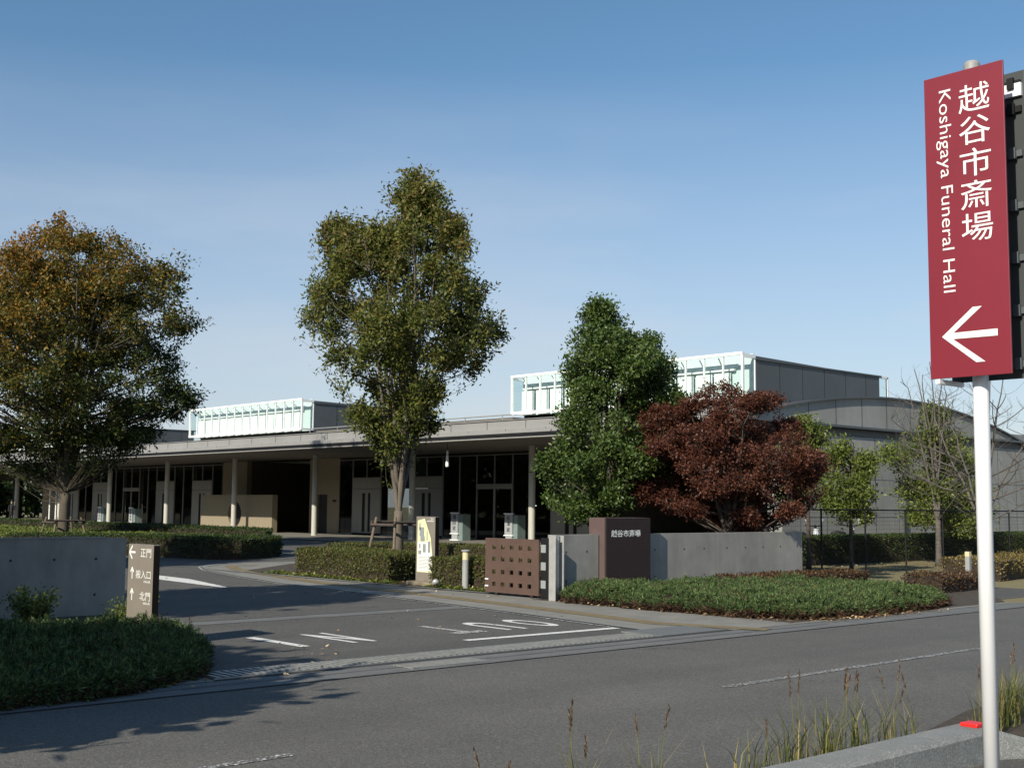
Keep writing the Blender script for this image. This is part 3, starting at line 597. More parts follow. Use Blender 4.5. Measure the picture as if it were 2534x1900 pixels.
# rooflights
def rooflight(y0, y1, n=14):
    x0, x1 = 32.0, 32.68; z0, z1 = 5.08, 6.58; t = .045; b = MB()
    for k in range(n + 1):
        y = y0 + (y1 - y0) * k / n - t / 2
        if k not in (0, n): b.box(x0 + .002, x0 + .07, y, y + t, z0 + .10, z1 - .09)
    b.box(x0 - .03, x0 + .09, y0 - .03, y1 + .03, z1 - .09, z1).box(x0 - .02, x0 + .09, y0 - .03, y1 + .03, z0, z0 + .1)
    for y in (y0 - .03, y1 - .04): b.box(x0 - .01, x0 + .08, y, y + .07, z0 + .1, z1 - .09).box(x1 - .05, x1 + .0, y, y + .07, z0 + .1, z1 - .15)
    for y in (y0 - .03, y1 - .04): b.box(x0 + .091, x1, y, y + .07, z1 - .17, z1 - .05).box(x0 + .091, x1, y, y + .07, z0, z0 + .09)
    fr = b.build('rooflight', MT['wframe'], bd)
    MB().poly([(x0 + .03, y0, z0 + .1), (x0 + .03, y0, z1 - .09), (x0 + .03, y1, z1 - .09), (x0 + .03, y1, z0 + .1)]).build('glass', MT['sglass'], fr)
    for y in (y0, y1): MB().poly([(x0 + .08, y, z0 + .09), (x1 - .05, y, z0 + .09), (x1 - .05, y, z1 - .15), (x0 + .08, y, z1 - .1)]).build('end_glass', MT['sglass'], fr)
    b = MB(); w_ = (y1 - y0) / n
    for k in range(1, n): y = y0 + w_ * k + (0.02 if k % 2 else 0); b.box(x1 - .18, x1 - .15, y + .05, y + w_ - .06, z0 + .02, z0 + .92)
    b.build('blind', MT['blind'], fr)
    b = MB().box(x1 - .2, x1 - .1, y0 + .7, y1 - .1, z0 + .98, z0 + 1.04).box(x1 - .12, x1 - .05, y0 + .6, y1 - .05, z0 + 1.08, z0 + 1.2, 1)
    for k in range(1, n): y = y0 + w_ * (k + .5); b.box(-.02, .02, -.02, .02, -.02, .02, 1) if 0 else b.tube([(x0 + .1, y - .15, z1 - .14), (x1 - .08, y + .1, z0 + 1.16)], .025, 4, 1)
    b.build('inner_rail', [MT['blind'], MT['pale']], fr)
    # white lining of the shaft and dark body
    MB().box(x1 - .04, x1 - .002, y0 + .05, y1 - .05, z0, z1 + .0).build('lining', MT['pale'], fr)
    b = MB(); xa, xb = x1, 40.1
    za, zb = 6.50, 6.37
    P = [(xa, 4.6), (xb, 4.6), (xb, zb), (xa, za)]
    for y, rev in ((y0 - .02, 0), (y1 + .02, 1)):
        q = [(x, y, z) for x, z in P]; b.poly(q[::-1] if rev else q)
    b.poly([(xa, y0 - .02, za), (xb, y0 - .02, zb), (xb, y1 + .02, zb), (xa, y1 + .02, za)]); b.poly([(xb, y0, 4.6), (xb, y1, 4.6), (xb, y1, zb), (xb, y0, zb)])
    b.box(xa - .05, xb + .1, y0 - .07, y0 - .022, zb + .0, zb + .05, 0)
    for k in range(5): x = xa + 1.3 * (k + 1); b.box(x, x + .02, y0 - .026, y0 - .0215, 4.7, zb - .02, 1)
    b.build('roof_box', [MT['roofd'], MT['groove']], bd)
    b = MB().box(xb + .55, xb + .62, y0 - .02, y0 + .05, 5.3, 6.40).box(xb, xb + .62, y0 - .02, y0 + .05, 6.34, 6.42); e = b.build('end_frame', MT['wframe'], bd)
    MB().poly([(xb, y0, 5.3), (xb + .55, y0, 5.3), (xb + .55, y0, 6.34), (xb, y0, 6.34)]).build('end_pane', MT['sglass'], e)
for y in (24.2, 49.9, 75.6): rooflight(y, y + 10.95)
b = MB().tube([(31.4, 34.5, 5.02), (31.4, 49, 5.02)], .025, 6)
for k in range(7): b.tube([(31.4, 35 + 2.2 * k, 4.76), (31.4, 35 + 2.2 * k, 5.02)], .02, 6)
b.build('roof_rail', MT['fascia'], bd)
MB().box(32.2, 33.2, 35.3, 48.9, 4.70, 5.0).build('roof_kerb', MT['soffit'], bd)
# name boards at the entrances
G = 'white family name boards under the canopy'
for (y, s, lab) in ((43.28, '蒲田家', 'family name board left of the nearest glass entrance'), (39.65, '松澤家', 'family name board right of the nearest glass entrance'), (80.6, '', 'family name board before pale doors far left'), (75.9, '', 'family name board right of the far glass doors')):
    t = empty('name_board', (36, y, .03), lab, 'signboard', G)
    MB().box(35.97, 36.03, y - .24, y + .24, .33, 1.24).build('board', MT['paper'], t); MB().box(36.04, 36.5, y - .5, y + .1, .03, 1.2).build('stand_box', MT['easel'], t)
    for z in (.03, .31, 1.24): MB().box(35.95, 36.05, y - .29, y + .29, z, z + .035).build('rail', MT['wframe'], t)
    MB().box(35.99, 36.02, y - .2, y + .2, .066, .309).build('foot_board', MT['paper'], t)
    if len(s) < 3:
        b = MB()
        for i in range(4): b.box(35.962, 35.969, y - .05, y + .06, .48 + i * .19, .58 + i * .19); b.box(35.96, 35.968, y - .09, y + .02, .45 + i * .19, .475 + i * .19)
        b.build('brush_marks', MT['black'], t); continue
    for i, ch in enumerate(s): text('lettering', ch, (35.967, y + .11, .98 - i * .25), (0, -1, 0), (0, 0, 1), .22, .19, MT['black'], t, off=.01)
t = empty('hanging_lantern', (32, 39, 0), 'slim white lamp hanging below the canopy edge', 'lamp'); 
MB().tube([(32, 39.0, 3.7), (32, 39.0, 4.068)], .012, 6).build('hanger', MT['black'], t)
MB().lathe((32, 39.0), [(.06, 3.15), (.075, 3.2), (.05, 3.6), (.05, 3.62), (.035, 3.63), (.045, 3.68), (.04, 3.8), (.02, 3.81)], 14).build('shade', MT['white'], t)
# ================================================================== TREES
LAT = np.array([hd.y, -hd.x, 0.]); DEP = np.array([hd.x, hd.y, 0.])
def px2m(tab, cx, D, hor=1250.):
    k = D / F; return [(1.6 + (hor - y) * k, (cx - xl) * k, (xr - cx) * k) for y, xl, xr in tab]
def bez(p0, p1, p2, k):
    t = np.linspace(0, 1, k)[:, None]; return (1 - t) ** 2 * p0 + 2 * t * (1 - t) * p1 + t ** 2 * p2
def tree(name, base, prof, label, cat='tree', seed=1, r0=.15, fork=2.0, nl=8, ns=90, nt_=700, lpt=34, llen=.10, lw=.045, lspread=.14, lm=None, bm=None, clump=0, csize=.5, flat=.6,
         blobs=(), depth=1., group=None, twigr=.006, limbs_up=.5, droop=0., shell=0.5, topbare=0, lean=0., smin=0.):
    rg = np.random.default_rng(seed); root = empty(name, (base[0], base[1], 0), label, cat, group); B = np.array([base[0], base[1], 0.])
    pz = np.array([p[0] for p in prof][::-1]); pl = np.array([p[1] for p in prof][::-1]); pr = np.array([p[2] for p in prof][::-1]); zt, zb = pz[-1], pz[0]
    def rad(z, ph):
        l = np.interp(z, pz, pl); r = np.interp(z, pz, pr); c = np.cos(ph); return ((r + l) / 2 + (r - l) / 2 * c, (r + l) / 2)
    def pt(z, ph, f):
        """point at height z, azimuth ph, fraction f of radius"""
        l = np.interp(z, pz, pl); r = np.interp(z, pz, pr); c = (r - l) / 2; h = (r + l) / 2
        x = c + h * f * np.cos(ph); y = h * depth * f * np.sin(ph)
        return B + np.outer(x, LAT) + np.outer(y, DEP) + np.outer(z, [0, 0, 1])
    def sample(n, fpow):
        # volume weighted in z
        zz = rg.uniform(zb, zt, n * 3); h = (np.interp(zz, pz, pl) + np.interp(zz, pz, pr)); keep = rg.uniform(0, (pl + pr).max(), n * 3) < h * .9 + .1
        zz = zz[keep][:n]; n = len(zz); return pt(zz, rg.uniform(0, 2 * math.pi, n), rg.uniform(0, 1, n) ** fpow)
    segs = []; nodes = []; nr = []; mb = MB()
    top = np.array([0, 0, fork]); f0 = B + top + LAT * lean * fork
    # trunk
    P = bez(B, B + np.array([0, 0, fork * .5]), f0, 6); R_k = np.linspace(r0 * 1.0, r0 * .78, 6); R_k[0] = r0 * 1.35
    mb.tube(P, R_k, 12); nodes.append(P[3:]); nr.append(R_k[3:])
    zl = rg.uniform(zb + (zt - zb) * .6, zt - .04 * (zt - zb), nl); ph = np.arange(nl) * 2.4 + rg.uniform(0, .6, nl); ends = pt(zl, ph, rg.uniform(.3, .8, nl)); 
    ends[0] = pt(np.array([zt]), ph[:1], np.array([.1]))[0]
    for e in ends:
        s0 = f0 - np.array([0, 0, rg.uniform(.0, .3) * min(1, fork * .4)]); mid = s0 + (e - s0) * np.array([limbs_up * .7, limbs_up * .7, .5]) + rg.normal(size=3) * .12
        P = bez(s0, mid, e, 10); P[1:-1] += rg.normal(size=(8, 3)) * .03 * (zt - fork) / 6; rr = np.linspace(r0 * .48, .012, 10); mb.tube(P, rr, 7, caps=False); nodes.append(P[2:]); nr.append(rr[2:])
    def attach(T, rise, k, w, nseg, sides, keep=True):
        nonlocal nodes, nr
        A = np.concatenate(nodes); Ar = np.concatenate(nr); new = []; newr = []
        for e in T:
            d = np.linalg.norm(A - e, axis=1) + np.maximum(0, A[:, 2] - e[2] + rise * np.linalg.norm((A - e)[:, :2], axis=1)) * 3
            j = int(np.argmin(d)); s = A[j]; L = np.linalg.norm(e - s)
            mid = s + (e - s) * .5 + np.array([0, 0, -.10 * L]) + rg.normal(size=3) * .06 * L
            P = bez(s, mid, e, nseg); ra = min(Ar[j] * .7, k * (L + .3)); rr = np.linspace(ra, w, nseg); mb.tube(P, rr, sides, caps=False)
            if keep: new.append(P[1:]); newr.append(rr[1:])
            segs.append((P, nseg))
        if keep: nodes += new; nr += newr
    S = sample(ns, .55)
    if clump:
        zz = S; K = len(S)
    for (dx, dz, rx, rz, cnt) in blobs:
        v = unit(rg, cnt) * rg.uniform(0, 1, (cnt, 1)) ** .4; S = np.vstack([S, B + np.outer(dx + v[:, 0] * rx, LAT) + np.outer(v[:, 1] * rx, DEP) + np.outer(dz + v[:, 2] * rz, [0, 0, 1])])
    TS = S[S[:, 2] <= smin]; S = S[S[:, 2] > smin]
    S = S[np.argsort(np.linalg.norm(S - f0, axis=1))]
    attach(S, .35, .012, .008, 6, 5)
    segs.clear()
    if clump:
        # tips gathered in flattened clumps round the secondary ends
        SA = np.vstack([S, TS]); sel = SA[rg.choice(len(SA), min(clump, len(SA)), replace=False)]; cs = csize * rg.uniform(.6, 1.25, len(sel)); idx = rg.integers(0, len(sel), nt_)
        v = unit(rg, nt_) * (rg.uniform(shell, 1, (nt_, 1))) * np.array([1, 1, flat]); T = sel[idx] + v * cs[idx][:, None]; T[:, 2] = np.maximum(T[:, 2], .3)
    else:
        T = sample(int(nt_ * .8), .42); k = nt_ - len(T); j = rg.integers(0, len(S), max(k, 1)); T = np.vstack([T, S[j] + rg.normal(size=(len(j), 3)) * .25])
        for (dx, dz, rx, rz, cnt) in blobs:
            v = unit(rg, cnt * 5) * rg.uniform(0, 1, (cnt * 5, 1)) ** .5; T = np.vstack([T, B + np.outer(dx + v[:, 0] * rx, LAT) + np.outer(v[:, 1] * rx, DEP) + np.outer(dz + v[:, 2] * rz, [0, 0, 1])])
        n_ = np.sin(T[:, 0] * 2.3 + seed) + np.sin(T[:, 1] * 2.7 + 1.3 * seed) + np.sin(T[:, 2] * 2.1 + T[:, 0]) ; T = T[n_ > -1.25 + 0 * n_] if lm else T
    attach(T, .5 if not droop else 0, .005, twigr * .5, 4, 3, keep=False)
    mb.build('trunk', bm or MT['bark'], root, smooth=True)
    if lm:
        E = np.array([s[0][-1] for s in segs]); Sx = np.array([s[0][1] for s in segs]); n = len(E)
        idx = np.repeat(np.arange(n), lpt); t = rg.uniform(.25, 1.08, len(idx))[:, None]; C = Sx[idx] * (1 - t) + E[idx] * t + rg.normal(size=(len(idx), 3)) * lspread
        Dv = (E[idx] - Sx[idx]); Dv /= np.linalg.norm(Dv, axis=1, keepdims=True) + 1e-9; Dv = Dv * .5 + unit(rg, len(idx)) * .9 + np.array([0, 0, -.25])
        Nn = unit(rg, len(idx)) + np.array([0, 0, .7]); sz = rg.uniform(.7, 1.25, len(idx))
        leaves('crown', C, Dv, Nn, llen * sz, lw * sz, lm, root)
    return root
T = px2m([(432, 990, 1040), (470, 960, 1085), (510, 935, 1125), (560, 840, 1160), (600, 775, 1185), (700, 755, 1225), (800, 755, 1245), (900, 780, 1210), (980, 830, 1150), (1050, 875, 1090), (1100, 910, 1045), (1145, 940, 1000)], 985, 30)
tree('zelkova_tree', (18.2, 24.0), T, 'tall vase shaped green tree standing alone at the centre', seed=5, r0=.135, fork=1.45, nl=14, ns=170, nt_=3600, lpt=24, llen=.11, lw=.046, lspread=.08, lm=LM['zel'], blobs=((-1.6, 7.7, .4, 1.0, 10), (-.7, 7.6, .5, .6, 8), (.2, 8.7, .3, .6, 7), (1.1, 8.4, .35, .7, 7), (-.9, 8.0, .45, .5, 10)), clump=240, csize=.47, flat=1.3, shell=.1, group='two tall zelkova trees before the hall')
T = px2m([(575, 100, 200), (600, -20, 300), (640, -130, 385), (700, -180, 440), (800, -200, 465), (880, -210, 455), (950, -200, 460), (1010, -170, 420), (1060, -120, 350), (1110, -60, 300), (1150, 20, 230)], 143, 44, 1241)
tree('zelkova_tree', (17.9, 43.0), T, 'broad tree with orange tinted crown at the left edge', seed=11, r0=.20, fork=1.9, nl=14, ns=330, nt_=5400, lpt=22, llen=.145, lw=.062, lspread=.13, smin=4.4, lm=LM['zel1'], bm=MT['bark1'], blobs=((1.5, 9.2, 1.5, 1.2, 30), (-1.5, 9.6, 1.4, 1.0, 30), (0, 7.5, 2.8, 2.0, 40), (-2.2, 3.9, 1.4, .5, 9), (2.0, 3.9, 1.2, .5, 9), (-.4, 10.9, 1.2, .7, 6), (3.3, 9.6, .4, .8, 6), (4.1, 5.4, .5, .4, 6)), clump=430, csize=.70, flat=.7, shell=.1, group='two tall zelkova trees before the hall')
T = px2m([(785, 1460, 1560), (825, 1435, 1610), (880, 1412, 1670), (940, 1390, 1715), (1000, 1375, 1715), (1060, 1360, 1695), (1120, 1345, 1690), (1190, 1340, 1690), (1240, 1365, 1670), (1268, 1400, 1620)], 1500, 28)
tree('evergreen_tree', (20.5, 19.3), T, 'bushy glossy green tree rising behind the name slab', seed=3, r0=.11, fork=1.6, nl=9, ns=110, nt_=2600, lpt=34, llen=.09, lw=.042, lspread=.08, lm=LM['camphor'], bm=MT['bark2'], clump=105, csize=.42, flat=.72, blobs=((-.22, 6.0, .16, .22, 5), (-.1, 5.5, .25, .3, 5)), shell=.55)
T = px2m([(960, 1740, 1900), (985, 1600, 1925), (1060, 1570, 1965), (1120, 1570, 2030), (1190, 1585, 2050), (1250, 1600, 2030), (1290, 1640, 1980)], 1790, 27)
tree('maple_tree', (21.93, 17.0), T, 'dense dark red maple spreading over the right wall', seed=8, r0=.12, fork=1.0, nl=9, ns=130, nt_=4600, lpt=36, llen=.055, lw=.035, lspread=.045, lm=LM['maple'], bm=MT['bark2'], clump=100, csize=.50, flat=.45, shell=.6)
YG = 'young trees along the fence'
T = px2m([(1075, 2080, 2150), (1120, 2065, 2180), (1180, 2060, 2185), (1240, 2060, 2175), (1290, 2090, 2150)], 2122, 30)
tree('young_tree', (27.0, 17.15), T, 'slender yellow green tree just right of the red maple', seed=21, r0=.05, fork=1.4, nl=6, ns=40, nt_=260, lpt=30, llen=.10, lw=.045, lspread=.09, lm=LM['young'], bm=MT['bark2'], clump=24, csize=.35, group=YG)
T = px2m([(1000, 1965, 2010), (1040, 1940, 2050), (1100, 1945, 2085), (1160, 1960, 2080), (1220, 1970, 2060)], 2012, 31.5)
tree('young_tree', (27.9, 19.0), T, 'light green treetop showing behind the right side of the maple', seed=22, r0=.06, fork=1.8, nl=6, ns=45, nt_=260, lpt=30, llen=.10, lw=.045, lspread=.10, lm=LM['young'], bm=MT['bark2'], clump=24, csize=.38, group=YG)
T = px2m([(990, 2270, 2315), (1040, 2240, 2360), (1100, 2215, 2380), (1170, 2210, 2415), (1240, 2220, 2420), (1290, 2260, 2400)], 2310, 38)
tree('young_tree', (33.7, 18.5), T, 'sparse yellow green tree left of the white sign pole', seed=23, r0=.06, fork=2.0, nl=7, ns=50, nt_=620, lpt=26, llen=.11, lw=.05, lspread=.13, lm=LM['young'], bm=MT['bark2'], clump=24, csize=.5, group=YG)
T = px2m([(1110, 2460, 2520), (1150, 2430, 2550), (1200, 2420, 2580), (1250, 2430, 2580), (1290, 2460, 2560)], 2490, 40)
tree('young_tree', (38.2, 20.5), T, 'small green tree right of the white sign pole', seed=24, r0=.06, fork=1.4, nl=6, ns=30, nt_=300, lpt=26, llen=.11, lw=.05, lspread=.13, lm=LM['young'], bm=MT['bark2'], clump=16, csize=.5, group=YG)
BG = 'leafless trees beside the fence'
T = px2m([(860, 2380, 2600), (950, 2270, 2690), (1050, 2220, 2720), (1150, 2250, 2700), (1240, 2380, 2600)], 2470, 30)
tree('bare_tree', (29.3, 14.9), T, 'leafless pale branched tree behind the white sign pole', seed=31, r0=.085, fork=1.3, nl=7, ns=50, nt_=380, lm=None, bm=MT['barkl'], twigr=.006, group=BG)
T = px2m([(890, 2230, 2330), (960, 2190, 2380), (1050, 2160, 2430), (1140, 2190, 2430), (1220, 2240, 2360)], 2295, 36)
tree('bare_tree', (32.8, 18.0), T, 'leafless tree with thick lower trunk left of the sign pole', seed=32, r0=.09, fork=1.3, nl=7, ns=45, nt_=300, lm=None, bm=MT['barkl'], twigr=.006, group=BG)
# street trees beyond the left edge of the view; their shadows fall across bed and road
TG = 'street trees left of the view'
for i, (x, y, H, r, sd_) in enumerate(((-2.2, 9.95, 5.1, 2.1, 41), (-2.0, 13.4, 4.7, 2.1, 42), (-1.6, 15.9, 9.8, 2.3, 43), (-7, 11, 7.0, 2.5, 44), (6.3, 29.6, 7.4, 2.6, 45))):
    T = [(H, .6, .6), (H * .9, r * .8, r * .8), (H * .7, r, r), (H * .4, r, r), (H * .22, r * .6, r * .6)]
    tree('street_tree', (x, y), T, 'leafy street tree outside the left edge, ' + ('nearest to the road gutter', 'in front of the left wall', 'tallest and behind the left wall', 'farthest away along the road', 'beside the far side of the driveway')[i], seed=sd_, r0=.12, fork=H * .28, nl=6, ns=50, nt_=800, lpt=22, llen=.30, lw=.2, lspread=.2, lm=LM['zel'], group=TG, blobs=((2.75, 2.75, .7, .35, 26), (2.1, 2.9, .7, .4, 16)) if i == 0 else ())
# trees beyond the far porch and woodland opposite the facade
FG = 'trees beyond the far end of the hall'
for i, (x, y, H, r, L_) in enumerate(((46, 124, 7, 4, 'zel1'), (56, 130, 8, 4, 'hedgeg'), (38, 122, 7, 4, 'zel'), (30, 135, 5, 3.5, 'zel'))):
    T = [(H, .5, .5), (H * .8, r * .8, r * .8), (H * .5, r, r), (H * .12, r * .7, r * .7)]
    tree('far_tree', (x, y), T, ('orange tinted tree seen through the far porch', 'green tree deepest behind the far porch', 'olive tree at the far end of the colonnade', 'small tree at the far left end of the drive')[i], seed=50 + i, r0=.2, fork=1.2, nl=6, ns=40, nt_=250, lpt=24, llen=.5, lw=.35, lspread=.4, lm=LM[L_], group=FG)
rg = np.random.default_rng(9); n = 26000
C = np.stack([rg.uniform(-36, -26, n), rg.uniform(10, 340, n), rg.uniform(0, 1, n) ** .8], 1); C[:, 2] *= 12 + 2.5 * smooth_noise(C[:, 0] * .3, C[:, 1], .25, 3)
tag(leaves('woodland', C, unit(rg, n), unit(rg, n), 1.8, 1.4, LM['zel']), 'far off belt of trees across the street side', 'woodland', kind='stuff')
# ================================================================== TREE STAKES
def stakes(x, y, hgt, rr, lab, n=4):
    t = empty('tree_support', (x, y, 0), lab, 'tree support', 'wooden frames staking the two tall trees')
    for k in range(n):
        a = math.pi / 4 + k * math.pi / 2; c, s = math.cos(a), math.sin(a)
        MB().tube([(x + c * rr * 1.3, y + s * rr * 1.3, 0), (x + c * rr * .85, y + s * rr * .85, hgt + .12)], .035, 8).build('stake', MT['wood'], t)
    for k in range(4):
        a = math.pi / 4 + k * math.pi / 2; b_ = a + math.pi / 2; q = .92 * rr; z = hgt - .06 * (k % 2)
        MB().tube([(x + math.cos(a) * q * 1.15, y + math.sin(a) * q * 1.15, z), (x + math.cos(b_) * q * 1.15, y + math.sin(b_) * q * 1.15, z)], .035, 8).build('rail', MT['bark2'], t)
stakes(18.2, 24.0, 1.18, .62, 'dark timber frame staking the centre tree'); stakes(17.9, 43.0, .95, .72, 'timber frame staking the orange tinted left tree')
# ================================================================== HEDGES
def hedge(name, P, h, lm, label, cat='hedge', dens=900, ls=.045, seed=1, group=None, bumps=.03, z0=0., kind=None, core=None):
    rg = np.random.default_rng(seed); c = np.mean(P, 0); root = empty(name, (c[0], c[1], 0), label, cat, group)
    if kind: root['kind'] = kind
    n = len(P); Q = [(x + (c[0] - x) * .0, y) for x, y in P]
    # inset core
    ins = []
    for i in range(n):
        a = Vector(P[i - 1]); b_ = Vector(P[i]); d = Vector(P[(i + 1) % n]); e1 = (b_ - a).normalized(); e2 = (d - b_).normalized(); nrm = Vector((-(e1.y + e2.y), e1.x + e2.x))
        nrm = nrm.normalized() if nrm.length > 1e-6 else Vector((-e1.y, e1.x)); ins.append(tuple(b_ + nrm * .07))
    area = sum(P[i][0] * P[(i + 1) % n][1] - P[(i + 1) % n][0] * P[i][1] for i in range(n)) / 2
    if area < 0: raise ValueError(name + ' polygon must be counter-clockwise')
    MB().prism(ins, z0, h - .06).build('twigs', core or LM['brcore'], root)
    C = []; Nn = []
    mn = np.min(P, 0); mx = np.max(P, 0); k = int(dens * 1.6 * (mx[0] - mn[0]) * (mx[1] - mn[1])); x = rg.uniform(mn[0], mx[0], k); y = rg.uniform(mn[1], mx[1], k); ok = inpoly(x, y, P); x = x[ok]; y = y[ok]
    ed = edgedist(x, y, P); z = h - .09 * np.exp(-ed / .06) + bumps * smooth_noise(x, y, 5, seed) - rg.uniform(0, .06, len(x)); C.append(np.stack([x, y, z], 1)); Nn.append(np.tile([0, 0, 1.], (len(x), 1)))
    for i in range(n):
        a = np.array(P[i]); b_ = np.array(P[(i + 1) % n]); e = b_ - a; L = np.hypot(*e); k = int(dens * 1.3 * L * (h - z0)); t = rg.uniform(0, 1, k); z = z0 + (h - z0) * rg.uniform(0, 1, k) ** .8
        nn = np.array([e[1], -e[0]]) / L; p = a + t[:, None] * e; o_ = -.05 * np.exp(-(h - z) / .05) + bumps * smooth_noise(p[:, 0] + z, p[:, 1] - z, 7, seed + 1) - rg.uniform(0, .06, k) - .03 * (z < z0 + .15)
        p = p + nn * o_[:, None]; C.append(np.column_stack([p, z])); Nn.append(np.tile([nn[0], nn[1], .3], (k, 1)))
    C = np.vstack(C); Nn = np.vstack(Nn); m = len(C); Dv = unit(rg, m) * .9 + Nn * .75; N2 = Nn + unit(rg, m) * .8; s = rg.uniform(.6, 1.3, m)
    leaves('foliage', C, Dv, N2, ls * s, ls * .55 * s, lm, root); return root
hedge('clipped_hedge', [(15.3, 20.5), (16.5, 20.7), (17.1, 23.0), (17.4, 24.9), (15.75, 24.7)], .60, LM['hedge'], 'wide clipped hedge left of the centre tree', seed=2, dens=1300)
hedge('clipped_hedge', [(15.45, 17.05), (16.35, 17.05), (16.35, 18.05), (15.4, 18.12)], .62, LM['hedge'], 'low hedge block behind the brown gate leaf', seed=3, dens=1400)
hedge('clipped_hedge', [(15.32, 18.15), (16.3, 18.15), (16.35, 19.2), (15.32, 19.2)], .60, LM['hedge'], 'hedge block hiding the foot of the map sign', seed=4, dens=1400)
hedge('clipped_hedge', [(20.3, 19.0), (21.3, 19.0), (21.2, 25), (20, 27.2), (18.5, 27.6), (18.5, 26.7), (19.6, 26.3), (20.2, 24.8)], .60, LM['hedge'], 'back hedge running behind the map sign and gate', seed=5, dens=800)
hedge('ground_shrubs', [(16.5, 17.1), (20.2, 17.1), (20.2, 24), (18.8, 23.6), (17.5, 20.2), (16.6, 20.2)], .20, LM['rust'], 'low rust coloured planting between the hedges', cat='ground cover', seed=6, dens=350, kind='stuff', bumps=.07)
G = 'dark hedges of the island under the left tree'
hedge('island_hedge', [(17.5, 31.9), (18.3, 31.4), (19.7, 32.2), (20.8, 33.3), (21.0, 34.6), (20.0, 35.6), (16.4, 38.3), (15.0, 39.5), (14.2, 38.3), (16.9, 35.2)], .62, LM['hedgeg'], 'dark hedge rounding the nose of the left island', seed=7, dens=420, ls=.06, group=G)
hedge('island_hedge', [(21.2, 35), (22.4, 36.5), (22.4, 72), (21.3, 72), (21.3, 38)], .78, LM['hedgeg'], 'long straight hedge between left tree and colonnade', seed=8, dens=230, ls=.07, group=G)
hedge('island_shrubs', [(15.5, 39.8), (20.2, 36.2), (21.1, 38), (21.1, 70), (10, 70), (10, 44)], .52, LM['young'], 'low bright green shrubs under the left tree', cat='ground cover', seed=9, dens=110, ls=.08, kind='stuff', bumps=.05)
hedge('boundary_hedge', [(23.5, 20.2), (48, 20.2), (48, 21.6), (23.5, 21.6)], .80, LM['hedgeg'], 'long dark hedge behind the wire fence', seed=10, dens=420, ls=.06)
hedge('verge_bush', [(22.0, 12.0), (24.4, 12.2), (24.6, 12.9), (22.0, 12.9)], .34, LM['rust'], 'low brownish bushes right of the juniper bed', seed=12, dens=600, bumps=.08, group='brown bushes on the right verge')
hedge('verge_bush', [(27, 13.3), (32, 14.2), (32, 15.4), (27, 14.8)], .5, LM['gold'], 'brownish bushes at the right edge behind the pole', seed=13, dens=500, bumps=.1, group='brown bushes on the right verge')
hedge('rust_planting', [(19.2, 14.3), (23.4, 14.4), (23.4, 15.3), (19.2, 15.3)], .31, LM['rust'], 'strip of rust coloured shrubs along the foot of the right wall', seed=14, dens=900, bumps=.05, cat='shrubs')
